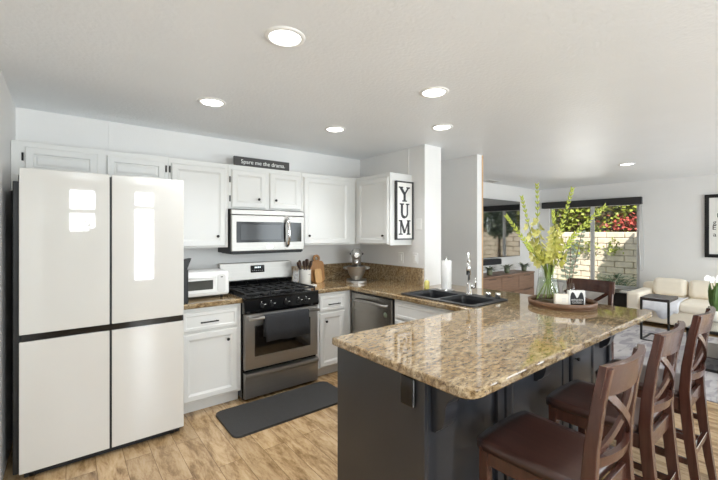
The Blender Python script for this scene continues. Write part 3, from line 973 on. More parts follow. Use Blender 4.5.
b = B(); b.tube([(1.765, MF - .002, 1.345), (1.765, MF - .030, 1.37), (1.765, MF - .046, 1.43), (1.765, MF - .050, 1.49), (1.765, MF - .046, 1.56), (1.765, MF - .030, 1.615), (1.765, MF - .002, 1.64)], [.013, .015, .017, .018, .017, .015, .013], 12, flat=.7); obj('handle', b, M['chrome'], md)
b = B(); b.box(1.545, 1.61, MF - .002, MF + .002, 1.340, 1.360); obj('badge', b, M['chrome'], md)
b = B(); b.box(MX0 + .02, MX1 - .02, MF + .02, 3.75, 1.285, 1.2925); obj('underside_grille', b, M['black'], t)

# ------------------------------------------------------------------ counter items by the range
t = thing('toaster_oven', 'white toaster oven on the counter beside the refrigerator', 'toaster oven', (0.95, 3.5, K1))
TX0, TX1, TY0, TZ0, TZ1 = 0.76, 1.16, 3.36, 0.934, 1.148
b = B(); b.box(TX0, TX1, TY0, 3.66, TZ0, TZ1, .022, 4); obj('body', b, M['white_plastic'], t)
b = B(); b.panel((0.895, TY0, 1.04), *FY, 0.30, 0.155, [(0, -.004), (0, .008), (.004, .012)]); dd = obj('door', b, M['white_plastic'], t)
b = B(); b.box(0.775, 1.012, TY0 - .0145, TY0 - .011, 0.995, 1.075, .001, 1); obj('door_window', b, mat('toaster_window', srgb(84, 84, 80), .1, vary=.1), dd)
b = B(); b.tube([(0.77, TY0 - .03, 1.100), (1.02, TY0 - .03, 1.100)], .008, 10); b.box(.78, .79, TY0 - .03, TY0 - .01, 1.095, 1.105); b.box(1.0, 1.01, TY0 - .03, TY0 - .01, 1.095, 1.105); obj('handle', b, M['white_plastic'], dd)
b = B(); b.prism(rr(1.055, 1.122, 0.962, 1.118, .02), 'y', TY0 - .008, TY0 + .002); cpn = obj('control_panel', b, mat('pale_grey_panel', srgb(216, 216, 214), .35, vary=.01), t)
b = B(); b.box(1.078, 1.098, TY0 - .0095, TY0 - .0075, 1.092, 1.1); obj('marking', b, M['ink'], cpn)
for x in (0.80, 1.10):
    for y in (3.39, 3.62):
        b = B(); b.tube([(x, y, K1), (x, y, TZ0 + .004)], .014, 10); obj('foot', b, M['black'], t)
t = thing('countertop_appliance', 'black appliance half hidden between refrigerator and toaster oven', 'appliance', (0.735, 3.27, K1))
b = B(); b.box(0.708, 0.780, 3.22, 3.33, K1, 1.19, .008); obj('body', b, M['black'], t)
b = B(); b.prism([(0.715, 1.18), (0.772, 1.18), (0.808, 1.278), (0.73, 1.265)], 'y', 3.24, 3.32, .004); obj('hopper', b, M['black'], t)

t = thing('utensil_crock', 'white ceramic utensil crock beside the range', 'crock', (2.065, 3.58, K1))
b = B(); c = (2.065, 3.58, K1)
b.lathe([(0, .002), (.058, .002), (.066, .008), (.068, .16), (.070, .168), (.064, .168), (.062, .02), (0, .018)], c, 32); cr = obj('pot', b, M['ceramic'], t)
b = B()
for k in range(5):
    b.box(c[0] + .0 + k * .007, c[0] + .004 + k * .007, c[1] - .0695, c[1] - .066, K1 + .118, K1 + .121)
obj('marking', b, M['ink'], cr)
ul = ['dark utensil standing closest to the range in the white crock', 'dark utensil second from the range in the white crock', 'dark utensil upright in the middle of the white crock', 'dark utensil second from the cutting boards in the white crock', 'dark utensil standing closest to the cutting boards in the white crock']
for k, (dx, dy, h, w) in enumerate([(-.075, .0, .245, .026), (-.045, .03, .262, .022), (.0, .02, .255, .026), (.04, .035, .27, .03), (.072, .0, .25, .024)]):
    bx, by = c[0] + dx * .35, c[1] + dy * .4
    tp = Vector((c[0] + dx * 1.15, c[1] + dy, K1 + h + .01))
    p0 = Vector((bx, by, K1 + .025))
    t = thing('utensil', ul[k], 'utensil', tuple(p0), 'utensils in the crock')
    dr_ = (tp - p0)
    b = B(); b.tube([p0, p0 + dr_ * .72], .006, 8); obj('handle', b, M['spoon'], t)
    b = B(); q = p0 + dr_ * .84
    b.tube([p0 + dr_ * .66, p0 + dr_ * .74, q, p0 + dr_ * .96, tp], [.007, w * .9, w * 1.2, w * 1.1, w * .6], 10, flat=.45); obj('head', b, M['spoon'], t)
b = B(); b.prism(rr(2.0, 2.13, 3.42, 3.50, .02), 'z', K1, K1 + .014, .003)
lone('spoon_rest', b, M['ceramic'], 'small white spoon rest in front of the crock', 'spoon rest', (2.065, 3.46, K1))
# boards
t = thing('cutting_board', 'larger bamboo cutting board with round handle leaning on the backsplash', 'cutting board', (2.315, 3.70, K1), 'cutting boards')
rot = Matrix.Translation((2.315, 3.70, K1)) @ Matrix.Rotation(-0.14, 4, 'X')
b = B()
pts = rr(-.092, .092, .0, .245, .04)
b.prism(pts, 'y', 0, .02, .004, rot); obj('board', b, M['bamboo'], t)
b = B(); ring = []
n = 20
tt = bmesh.new()
vi = [[tt.verts.new((r_ * math.cos(2 * PI * k / n), y_, .275 + r_ * math.sin(2 * PI * k / n))) for k in range(n)] for r_, y_ in ((.045, .001), (.045, .019), (.022, .019), (.022, .001))]
for j in range(4):
    for k in range(n):
        tt.faces.new([vi[j][k], vi[j][(k + 1) % n], vi[(j + 1) % 4][(k + 1) % n], vi[(j + 1) % 4][k]])
b._merge(tt, rot); obj('handle', b, M['bamboo'], t)
rot = Matrix.Translation((2.275, 3.62, K1)) @ Matrix.Rotation(-0.16, 4, 'X')
b = B(); b.prism(rr(-.045, .045, 0, .16, .02), 'y', 0, .014, .003, rot)
lone('cutting_board', b, M['bamboo_pale'], 'small pale bamboo board leaning in front of the larger one', 'cutting board', (2.275, 3.62, K1), 'cutting boards')

# stand mixer, facing the room from the corner
t = thing('stand_mixer', 'silver stand mixer with steel bowl in the counter corner', 'mixer', (2.66, 3.42, K1))
MC = Vector((2.66, 3.42, K1)); fr = Vector((-.62, -.785, 0)); sd = Vector((.785, -.62, 0))
mxm = Matrix(((sd.x, fr.x, 0, MC.x), (sd.y, fr.y, 0, MC.y), (0, 0, 1, MC.z), (0, 0, 0, 1)))
b = B(); b.prism(rr(-.115, .115, -.17, .165, .09), 'z', 0, .03, .008, mxm); obj('base', b, M['nickel'], t)
b = B(); b.tube([mxm @ Vector(p) for p in ((0, -.12, .02), (0, -.13, .12), (0, -.12, .25), (0, -.09, .30))], [.07, .055, .055, .06], 18); obj('column', b, M['nickel'], t)
b = B(); b.tube([mxm @ Vector(p) for p in ((0, -.17, .315), (0, -.14, .32), (0, -.05, .325), (0, .06, .325), (0, .13, .32), (0, .165, .315), (0, .175, .315))], [.02, .055, .068, .066, .056, .035, .01], 20); hd = obj('motor_head', b, M['nickel'], t)
b = B(); b.tube([mxm @ Vector(p) for p in ((0, .10, .275), (0, .10, .22), (0, .10, .19))], [.032, .026, .012], 16); obj('attachment_hub', b, M['chrome'], hd)
b = B(); b.tube([mxm @ Vector(p) for p in ((0, .165, .318), (0, .185, .318))], [.026, .022], 16); obj('hub_cap', b, M['chrome'], hd)
b = B(); b.lathe([(0, .035), (.05, .035), (.055, .045), (.085, .09), (.105, .15), (.108, .185), (.112, .19), (.104, .19), (.095, .13), (.05, .06), (0, .055)], tuple(mxm @ Vector((0, .06, 0))), 28); bw = obj('bowl', b, M['steel'], t)
b = B()
for s in (-1, 1):
    b.tube([mxm @ Vector((s * .10, .06, .16)), mxm @ Vector((s * .135, .05, .165)), mxm @ Vector((s * .145, .0, .165)), mxm @ Vector((s * .06, -.11, .17))], [.012, .013, .013, .014], 10)
obj('bowl_arm', b, M['nickel'], t)
b = B()
for s in (-1, 1):
    b.ball(tuple(mxm @ Vector((s * .068, -.04, .325))), .013)
obj('knob', b, M['black'], hd)

# ------------------------------------------------------------------ sink and what stands round it
t = thing('kitchen_sink', 'black composite double bowl sink set in the granite', 'sink', (2.67, 2.09, K1))
def frame_ring(x0, x1, y0, y1, holes, z0, z1):
    tt = bmesh.new(); edges = []
    for lp in [rr(x0, x1, y0, y1, .04, 4)] + holes:
        vs = [tt.verts.new((x, y, z1)) for x, y in lp]
        for a, c_ in zip(vs, vs[1:] + vs[:1]):
            edges.append(tt.edges.new((a, c_)))
    bmesh.ops.triangle_fill(tt, edges=edges, use_beauty=True, use_dissolve=False)
    r_ = bmesh.ops.extrude_face_region(tt, geom=list(tt.faces))
    for v in [g for g in r_['geom'] if isinstance(g, bmesh.types.BMVert)]:
        v.co.z = z0
    b = B(); b._merge(tt); return b
bw1 = (2.49, 2.835, 2.10, 2.44); bw2 = (2.49, 2.835, 1.735, 2.07)
obj('rim', frame_ring(2.44, 2.955, 1.68, 2.49, [rr(*bw1, .035, 4), rr(*bw2, .035, 4)], K1 - .002, K1 + .010), M['sink'], t)
for x0, x1, y0_, y1_ in (bw1, bw2):
    tt = bmesh.new(); rings = []
    for ins, z in ((0, K1 + .008), (.006, K1 - .02), (.014, K1 - .19), (.05, K1 - .20)):
        rings.append([tt.verts.new((x, y, z)) for x, y in rr(x0 + ins, x1 - ins, y0_ + ins, y1_ - ins, .035, 4)])
    for a, c_ in zip(rings, rings[1:]):
        for k in range(len(a)):
            tt.faces.new([a[k], a[(k + 1) % len(a)], c_[(k + 1) % len(a)], c_[k]])
    tt.faces.new(rings[-1])
    b = B(); b._merge(tt); bo = obj('bowl', b, M['sink'], t)
    b = B(); b.lathe([(0, 0), (.045, 0), (.045, .004), (0, .002)], ((x0 + x1) / 2, (y0_ + y1_) / 2, K1 - .2), 20); obj('drain', b, M['chrome'], bo)
ZS = K1 + .010
FX0, FY0 = 2.895, 2.045
t = thing('faucet', 'chrome pull-down kitchen faucet standing behind the sink', 'faucet', (FX0, FY0, ZS))
b = B(); b.lathe([(0, 0), (.03, 0), (.03, .008), (.024, .014), (.024, .10), (.018, .11), (0, .11)], (FX0, FY0, ZS), 20); obj('base', b, M['chrome'], t)
b = B()
aw = Vector((-.84, -.54, 0)).normalized()
pts = [Vector((FX0, FY0, ZS + .10)), Vector((FX0, FY0, ZS + .29))]
for k in range(1, 10):
    a = PI * k / 9
    pts.append(Vector((FX0, FY0, ZS + .29)) + aw * (.055 - .055 * math.cos(a)) + Vector((0, 0, .09 * math.sin(a))))
b.tube(pts, .012, 12); obj('spout', b, M['chrome'], t)
b = B(); q = pts[-1]; b.tube([q + Vector((0, 0, .01)), q - Vector((0, 0, .03)), q - Vector((0, 0, .10))], [.015, .019, .022], 14); obj('spray_head', b, M['chrome'], t)
b = B(); b.tube([(FX0, FY0, ZS + .07), (FX0 + .02, FY0 - .05, ZS + .07)], .014, 12); b.tube([(FX0 + .02, FY0 - .05, ZS + .065), (FX0 + .025, FY0 - .055, ZS + .16)], [.008, .006], 10); obj('handle', b, M['chrome'], t)
for (x, y, h, lb, nm, ct) in ((2.905, 1.855, .045, 'short chrome air gap cap beside the faucet', 'air_gap', 'air gap'), (2.91, 1.765, .05, 'chrome soap pump cap at the sink end', 'soap_pump', 'soap dispenser')):
    b = B(); b.lathe([(0, 0), (.022, 0), (.022, h * .85), (.018, h), (0, h)], (x, y, ZS), 18)
    lone(nm, b, M['chrome'], lb, ct, (x, y, ZS))
PT = (2.985, 2.375)
t = thing('paper_towel_holder', 'chrome paper towel stand behind the sink', 'paper towel holder', (PT[0], PT[1], K1))
b = B(); b.lathe([(0, 0), (.078, 0), (.078, .010), (0, .012)], (*PT, K1), 28); obj('base', b, M['chrome'], t)
b = B(); b.tube([(*PT, K1 + .01), (*PT, K1 + .325)], .006, 10); b.ball((*PT, K1 + .328), .010); obj('rod', b, M['chrome'], t)
b = B(); b.tube([(PT[0] + .05, PT[1] + .045, K1 + .01), (PT[0] + .05, PT[1] + .045, K1 + .31)], .004, 8); obj('tension_arm', b, M['chrome'], t)
b = B()
b.lathe([(.018, .016), (.048, .016), (.050, .02), (.050, .29), (.048, .294), (.018, .294)], (*PT, K1), 28)
lone('paper_towel_roll', b, M['paper'], 'slim white paper towel roll on the chrome stand', 'paper towel', (PT[0], PT[1], K1 + .016))
t = thing('dish_soap_bottle', 'clear bottle of yellow dish soap behind the sink', 'bottle', (2.90, 2.555, K1))
b = B(); b.lathe([(0, .001), (.028, .001), (.03, .006), (.03, .065), (.022, .082), (.012, .088), (0, .088)], (2.90, 2.555, K1), 20, None, 1, .8); obj('bottle', b, M['soap'], t)
b = B(); b.lathe([(0, .086), (.012, .086), (.012, .10), (.006, .104), (.006, .115), (0, .116)], (2.90, 2.555, K1), 14); obj('cap', b, M['white_plastic'], t)

# wall plates on the side wall
def plate(y, z, label, sw):
    t = thing('wall_plate', label, 'switch plate', (XM, y, z), 'white wall plates')
    b = B(); b.box(XM - .006, XM, y - .04, y + .04, z - .06, z + .06, .003, 2); obj('plate', b, M['white_plastic'], t)
    if sw == 'blank':
        return
    b = B(); b.box(XM - .011, XM - .004, y - .017, y + .017, z - .034, z + .034, .002, 1); pl = obj('rocker', b, M['white_plastic'], t)
plate(2.785, 1.58, 'blank white wall plate beside the wall cabinet', 'blank')
plate(2.835, 1.205, 'white switch plate above the backsplash near the sink', 'rocker')
plate(3.06, 1.20, 'white outlet plate above the backsplash under the wall cabinet', 'rocker')

# floor mat
b = B(); b.prism(rr(.95, 2.02, 2.645, 3.12, .05), 'z', 0, .018, .007)
lone('kitchen_mat', b, M['mat'], 'dark grey cushioned mat on the floor before the range', 'mat', (1.48, 2.88, 0))

# ------------------------------------------------------------------ counter stools
def make_stool(label):
    t = thing('counter_stool', label, 'stool', (0, 0, 0), 'cross-back counter stools')
    S = M['stool']
    # seat: saddle-shaped board, wider at the front (+Y side, towards the counter)
    b = B(); rows = []
    nu, nv = 15, 13
    def sp(i, j):
        v = j / (nv - 1); u = i / (nu - 1) * 2 - 1
        y = -.205 + .42 * v
        w = (.19 + .022 * v)
        e = .03
        if v > .93: w -= .012 * ((v - .93) / .07) ** 2
        if v < .07: w -= .012 * ((.07 - v) / .07) ** 2
        yy = y + (.015 * (1 - u * u) if v > .5 else -.0) * (v - .5) * 2
        z = .605 - .010 * (1 - u * u) * math.sin(PI * min(1, max(0, 1.15 - v))) - (.006 * abs(u) ** 6)
        return (u * w, yy, z)
    top = [[sp(i, j) for i in range(nu)] for j in range(nv)]
    b.sheet(top, .036)
    obj('seat', b, M['seat'], t)
    for s in (-1, 1):
        b = B(); pts = []
        prof = [(-.285, 0), (-.262, .15), (-.238, .35), (-.222, .52), (-.218, .62), (-.226, .75), (-.246, .90), (-.272, 1.035)]
        rows = []
        for yc, z in prof:
            wd = .019 if z < .7 else .017
            x = s * (.176 - .006 * (z - .6) * (z > .6))
            dp = .017 + .008 * (1 - abs(z - .55) / .55)
            rows.append([(x - wd, yc - dp, z), (x + wd, yc - dp, z), (x + wd, yc + dp, z), (x - wd, yc + dp, z), (x - wd, yc - dp, z)])
        tt = bmesh.new(); rg = [[tt.verts.new(p) for p in r_[:4]] for r_ in rows]
        for a, c_ in zip(rg, rg[1:]):
            for k in range(4):
                tt.faces.new([a[k], a[(k + 1) % 4], c_[(k + 1) % 4], c_[k]])
        tt.faces.new(rg[0]); tt.faces.new(rg[-1])
        bmesh.ops.bevel(tt, geom=[e for e in tt.edges if abs(e.verts[0].co.z - e.verts[1].co.z) > .02], offset=.005, segments=2, profile=.5, affect='EDGES')
        b._merge(tt); obj('back_post', b, S, t)
        b = B(); b.prism([(s * .188 - .019, .160), (s * .188 + .019, .160), (s * .188 + .019, .198), (s * .188 - .019, .198)], 'z', 0, .572, .002, None, 1); obj('front_leg', b, S, t)
    def curved_rail(z0, z1, yb, bow, half, th, name, par=None, n=14, topbow=0.0):
        rows0 = []
        b = B()
        tt = bmesh.new(); rg = []
        for k in range(n + 1):
            u = k / n * 2 - 1
            y = yb - bow * (1 - u * u)
            zz1 = z1 + topbow * (1 - u * u)
            lean = -.028 * ((z1 - z0) / .15)
            rg.append([tt.verts.new(p) for p in ((u * half, y - th, z0), (u * half, y + th, z0), (u * half, y + th + lean, zz1), (u * half, y - th + lean, zz1))])
        for a, c_ in zip(rg, rg[1:]):
            for q in range(4):
                f = tt.faces.new([a[q], a[(q + 1) % 4], c_[(q + 1) % 4], c_[q]])
        tt.faces.new(rg[0]); tt.faces.new(rg[-1])
        bmesh.ops.bevel(tt, geom=[e for e in tt.edges if e.calc_face_angle(0) > .9], offset=.004, segments=2, profile=.5, affect='EDGES')
        b._merge(tt)
        return obj(name, b, S, par or t)
    curved_rail(.935, 1.045, -.248, .034, .200, .0115, 'top_rail')
    curved_rail(.672, .712, -.222, .034, .168, .010, 'lower_rail')
    for s in (-1, 1):
        b = B(); rows = []
        n = 12
        tt = bmesh.new(); rg = []
        for k in range(n + 1):
            f = k / n
            x = s * (-.158 + .316 * f)
            z = .700 + .245 * f
            y = -.222 - .03 * f - .034 * (1 - (x / .168) ** 2) + .0055 * s
            wv = Vector((-.245 * s, .316)).normalized() * .015
            rg.append([tt.verts.new(p) for p in ((x - wv.x, y - .006, z - wv.y), (x + wv.x, y - .006, z + wv.y), (x + wv.x, y + .006, z + wv.y), (x - wv.x, y + .006, z - wv.y))])
        for a, c_ in zip(rg, rg[1:]):
            for q in range(4):
                tt.faces.new([a[q], a[(q + 1) % 4], c_[(q + 1) % 4], c_[q]])
        tt.faces.new(rg[0]); tt.faces.new(rg[-1])
        b._merge(tt); obj('cross_slat', b, S, t)
    # aprons and stretchers
    b = B(); b.box(-.17, .17, .168, .190, .505, .572, .002, 1); obj('front_apron', b, S, t)
    b = B(); b.box(-.16, .16, -.232, -.212, .505, .572, .002, 1); obj('back_apron', b, S, t)
    for s in (-1, 1):
        b = B(); b.prism([(s * .178 - .010, -.205), (s * .178 + .010, -.205), (s * .190 + .010, .165), (s * .190 - .010, .165)], 'z', .505, .572, .002, None, 1); obj('side_apron', b, S, t)
        for z in (.215, .345):
            b = B(); b.prism([(s * .180 - .009, -.23), (s * .180 + .009, -.23), (s * .188 + .009, .165), (s * .188 - .009, .165)], 'z', z, z + .032, .002, None, 1); obj('side_stretcher', b, S, t)
    for y, z, nm in ((.179, .165, 'footrest'), (-.250, .262, 'rear_stretcher')):
        b = B(); b.box(-.172, .172, y - .010, y + .010, z, z + .034, .002, 1); st = obj(nm, b, S, t)
        b = B(); b.box(-.150, .150, y - .0105, y + .0105, z + .032, z + .037, .001, 1); obj('wear_plate', b, M['chrome'], st)['label'] = 'bright metal wear strip'
    return t
s1 = make_stool('cross-back wooden stool nearest the camera, at the rounded counter corner')
s1.location = (1.60, 0.735, 0)
dup(s1, (2.235, 0.735, 0), 0.0, 'middle cross-back wooden stool along the breakfast bar')
dup(s1, (2.86, 0.715, 0), 0.0, 'cross-back wooden stool furthest along the bar, close to the coffee table')
dup(s1, (3.615, 1.40, 0), PI / 2, 'cross-back wooden stool at the far end of the bar behind the tray')

# ------------------------------------------------------------------ tray with flowers
TC = (3.068, 1.311); TR = 0.238
t = thing('serving_tray', 'round walnut tray standing on the granite breakfast bar', 'tray', (*TC, K1))
b = B(); b.lathe([(0, .004), (TR - .012, .004), (TR - .012, .001), (TR - .004, .0), (TR, .006), (TR, .012), (0, .012)], (*TC, K1), 48); obj('base', b, M['tray'], t)
b = B()
n = 48; tt = bmesh.new(); rg = []
for r_, z in ((TR - .014, .010), (TR + .001, .010), (TR + .004, .046), (TR - .002, .05), (TR - .010, .046)):
    rg.append([tt.verts.new((TC[0] + r_ * math.cos(2 * PI * k / n), TC[1] + r_ * math.sin(2 * PI * k / n), K1 + z)) for k in range(n)])
for j in range(5):
    for k in range(n):
        f = tt.faces.new([rg[j][k], rg[j][(k + 1) % n], rg[(j + 1) % 5][(k + 1) % n], rg[(j + 1) % 5][k]]); f.smooth = True
b._merge(tt); obj('rim', b, M['tray'], t)
ZV = K1 + .0125
VC = (3.085, 1.425)
t = thing('glass_vase', 'clear glass vase of water holding yellow gladiolus on the tray', 'vase', (*VC, ZV))
b = B(); b.lathe([(0, .0), (.086, .0), (.092, .012), (.090, .05), (.080, .13), (.071, .20), (.070, .25), (.077, .30), (.080, .308), (.077, .308)], (*VC, ZV), 36, None, 1, 1, True); obj('glass', b, M['glass'], t)
b = B(); b.lathe([(0, .010), (.088, .014), (.088, .05), (.078, .13), (.070, .19), (0, .19)], (*VC, ZV), 30); obj('water', b, M['water'], t)

def pix(px, py, d):
    """ray of a photo pixel at a distance along the view, used once to measure where the stems reach"""
    a = math.radians(38.26); l = (px - 359) / 371.5 * d
    return Vector((math.sin(a) * d + math.cos(a) * l, math.cos(a) * d - math.sin(a) * l, 1.49 - (py - 232.5) / 371.5 * d))
def gladiolus(tip, mid, nb, first, label, s=1.0, bloom=True):
    tip, mid = Vector(tip), Vector(mid)
    base = Vector((VC[0] - (tip.x - VC[0]) * .22 + R(-.02, .02), VC[1] - (tip.y - VC[1]) * .22 + R(-.02, .02), ZV + .03))
    t = thing('gladiolus', label, 'flower', tuple(base), 'gladiolus stems in the vase')
    neck = Vector((VC[0] + (tip.x - VC[0]) * .10, VC[1] + (tip.y - VC[1]) * .10, ZV + .27))
    ctl = [base, neck, mid, tip]
    pts = []
    for k in range(31):
        f = k / 30
        # piecewise Catmull-style blend
        i = min(2, int(f * 3)); u = f * 3 - i
        p0 = ctl[max(0, i - 1)]; p1 = ctl[i]; p2 = ctl[i + 1]; p3 = ctl[min(3, i + 2)]
        pts.append(0.5 * ((2 * p1) + (p2 - p0) * u + (2 * p0 - 5 * p1 + 4 * p2 - p3) * u * u + (3 * p1 - p0 - 3 * p2 + p3) * u ** 3))
    b = B(); b.tube(pts, [.0055 - .0035 * k / 30 for k in range(31)], 8); obj('stem', b, M['stem'], t)
    bb = B(); fb = B()
    lo = 12
    for k in range(lo, 31):
        p = pts[k]; d = (pts[min(30, k + 1)] - pts[max(0, k - 1)]).normalized()
        side = d.cross(Vector((0.614, 0.789, 0))).normalized() * (1 if k % 2 else -1)
        side = (side + Vector((-.5, -.6, 0)) * R(-.2, .8)).normalized()
        f = (k - lo) / (30 - lo)
        if bloom and f < first:
            # open bloom: six petals round a throat
            c_ = p + side * .022 * s
            ax = (side + d * .55).normalized()
            u_ = ax.orthogonal().normalized(); v_ = ax.cross(u_)
            for q in range(6):
                an = 2 * PI * q / 6 + R(-.2, .2)
                rd = (u_ * math.cos(an) + v_ * math.sin(an))
                fb.leafq(c_ - ax * .012, (rd * .75 + ax * .75), ax, R(.042, .058) * s, .034 * s, .35)
            bb.leafq(p, (side * .5 + d), side, .05 * s, .016, .1)
        else:
            L = (.052 - .022 * f) * s
            for sg in (1, -1):
                dd_ = (side * sg * .55 + d).normalized()
                bb.tube([p, p + dd_ * L * .35, p + dd_ * L * .75, p + dd_ * L], [.004, .0105 - .004 * f, .008 - .004 * f, .001], 7)
    obj('buds', bb, M['bud'], t)
    if bloom:
        obj('petals', fb, M['petal'], t)
    lf = B()
    for q in range(2):
        a = R(0, 6.28)
        lf.leafq(pts[6] + Vector((0, 0, 0)), (math.cos(a) * .35, math.sin(a) * .35, 1), (math.cos(a), math.sin(a), 0), R(.16, .24), .02, .2)
    obj('leaf', lf, M['stem'], t)
D = 3.05
gladiolus(pix(537, 186, D), pix(539, 238, D - .02), 8, .66, 'tallest gladiolus, full of yellow blooms, rising to the ceiling line')
gladiolus(pix(522, 198, D + .02), pix(533, 240, D), 8, .62, 'yellow gladiolus just beside the tallest stem, towards the television', .95)
gladiolus(pix(507, 217, D), pix(529, 247, D - .05), 8, .30, 'gladiolus leaning out lowest in front of the television', 1.0)
gladiolus(pix(572, 190, D), pix(560, 232, D), 8, .40, 'budding gladiolus reaching over the window shade', 1.1)
gladiolus(pix(604, 207, D + .05), pix(574, 236, D + .05), 8, .22, 'gladiolus arching furthest across the garden window', 1.2)
gladiolus(pix(553, 212, D - .05), pix(554, 240, D - .06), 7, .7, 'short yellow gladiolus in the middle of the vase', .95)
# eucalyptus in a small jar behind the cards
JC = (3.186, 1.306)
t = thing('glass_jar', 'small glass jar of dark beads behind the cream card', 'jar', (*JC, ZV))
b = B(); b.lathe([(0, 0), (.042, 0), (.045, .006), (.045, .125), (.036, .140), (.036, .155), (.034, .155)], (*JC, ZV), 28, None, 1, 1, True); obj('glass', b, M['glass'], t)
b = B()
for k in range(80):
    a = R(0, 6.28); r_ = R(0, .03)
    b.ball((JC[0] + r_ * math.cos(a), JC[1] + r_ * math.sin(a), ZV + .016 + R(0, .085)), .009, n=8, m=6)
o = obj('beads', b, M['spoon'], t); o['kind'] = 'stuff'
t = thing('eucalyptus_sprig', 'grey green eucalyptus sprig rising from the jar against the window', 'sprig', (*JC, ZV + .05))
b = B(); lf = B()
for (tx, ty) in ((582, 232), (571, 246), (560, 243)):
    tp = pix(tx, ty, 3.12); p0 = Vector((*JC, ZV + .05)); md_ = (p0 + tp) / 2 + Vector((0, 0, .03))
    pts = [p0 * (1 - f) ** 2 + md_ * 2 * f * (1 - f) + tp * f * f for f in [k / 12 for k in range(13)]]
    b.tube(pts, .0025, 6)
    for k in range(4, 13):
        for sg in (-1, 1):
            d = Vector((sg * .785 + R(-.4, .4), -sg * .62 + R(-.4, .4), R(-.1, .7)))
            lf.leafq(pts[k], d, (-.62 + R(-.5, .5), -.785 + R(-.5, .5), R(-.3, .6)), R(.03, .045), .026)
obj('twig', b, M['bark'], t); obj('leaves', lf, M['euca'], t)
# the two little block signs on the tray
sdv = Vector((.785, -.62, 0)); frv = Vector((-.62, -.785, 0))
def blk(c, w, h, th, m, name, par, bev=.003):
    mx_ = Matrix(((sdv.x, frv.x, 0, c[0]), (sdv.y, frv.y, 0, c[1]), (0, 0, 1, c[2]), (0, 0, 0, 1)))
    b = B(); b.box(-w / 2, w / 2, -th / 2, th / 2, 0, h, bev, 2, mx_); return obj(name, b, m, par), mx_
pc = pix(561, 300, 2.82); pc.z = ZV
cardm = mat('cream_card', srgb(236, 228, 212), .6, vary=.03)
t = thing('block_sign', 'plain cream block standing on the tray before the vase', 'block', tuple(pc))
_, mx_ = blk(pc, .098, .098, .028, cardm, 'block', t)
b = B()
for k in range(3):
    b.box(.0, .03, .0142, .0152, .04 + k * .012, .043 + k * .012, 0, 1, mx_)
obj('faint_print', b, mat('faint_print', srgb(206, 204, 204), .6), t)
pc = pix(576, 300, 2.86); pc.z = ZV
t = thing('block_sign', 'small white block with black two-eared shape and white words on the tray', 'block', tuple(pc))
_, mx_ = blk(pc, .126, .118, .028, M['sign_white'], 'block', t)
sh = [(-.05, .004), (.05, .004), (.053, .05), (.048, .075), (.042, .098), (.030, .106), (.022, .098), (.014, .078), (.004, .062), (-.004, .062), (-.014, .082), (-.024, .102), (-.036, .108), (-.046, .096), (-.052, .07)]
b = B(); b.prism(sh, 'y', .0135, .0155, 0, mx_); obj('black_shape', b, M['black'], t)
wv = mx_ @ Vector((0, .0158, .046)); wv2 = mx_ @ Vector((0, .0158, .026))
text('lettering', 'KITCHEN', .021, M['ink_white'], t, wv, tuple(sdv), (0, 0, 1), .0006)
text('lettering', 'CLOSED', .021, M['ink_white'], t, wv2, tuple(sdv), (0, 0, 1), .0006)
# small white dish in the counter before the tray is a reflection only, so nothing stands there

# ------------------------------------------------------------------ ceiling
def downlight(x, y, label):
    t = thing('downlight', label, 'ceiling light', (x, y, CEIL), 'recessed ceiling downlights')
    b = B()
    n = 32; tt = bmesh.new(); rg = []
    for r_, z in ((.098, .0), (.095, -.006), (.078, -.009), (.074, -.003), (.074, .0)):
        rg.append([tt.verts.new((x + r_ * math.cos(2 * PI * k / n), y + r_ * math.sin(2 * PI * k / n), CEIL + z)) for k in range(n)])
    for a, c_ in zip(rg, rg[1:]):
        for k in range(n):
            f = tt.faces.new([a[k], a[(k + 1) % n], c_[(k + 1) % n], c_[k]]); f.smooth = True
    b._merge(tt); obj('trim_ring', b, M['white_plastic'], t)
    b = B(); b.lathe([(0, -.004), (.074, -.004), (.074, -.001), (0, -.001)], (x, y, CEIL), 32); obj('diffuser', b, M['led'], t)
    light('AREA', 'downlight_lamp', (x, y, CEIL - .012), (0, 0, 0), LAMP_W, (.96, .98, 1), shape='DISK', size=.14, spread=1.9)
for x, y, lb in ((0.836, 1.64, 'recessed downlight nearest the camera, above the kitchen floor'), (0.834, 2.786, 'recessed downlight above and before the refrigerator'),
                 (1.954, 1.658, 'recessed downlight above the peninsula end'), (1.94, 2.814, 'recessed downlight above the mat and range'),
                 (2.658, 2.164, 'recessed downlight straight above the sink'), (6.109, 1.744, 'recessed downlight in the living area above the side table')):
    downlight(x, y, lb)
for x, y in ((6.1, -0.8), (4.2, -0.8), (0.836, 0.3), (1.95, 0.2)):  # lamps out of view, added for more light, with no fittings
    light('AREA', 'downlight_lamp', (x, y, CEIL - .012), (0, 0, 0), LAMP_W, (.96, .98, 1), shape='DISK', size=.14, spread=1.9)
t = thing('ceiling_vent', 'white slotted air vent in the ceiling by the television wall', 'vent', (6.15, 3.86, CEIL))
b = B(); b.box(5.95, 6.35, 3.78, 3.96, CEIL - .008, CEIL, .003, 1); obj('frame', b, M['trim'], t)
b = B()
for k in range(6):
    b.box(5.98, 6.32, 3.80 + k * .025, 3.808 + k * .025, CEIL - .012, CEIL - .007)
obj('slats', b, mat('vent_grey', srgb(170, 168, 165), .5), t)

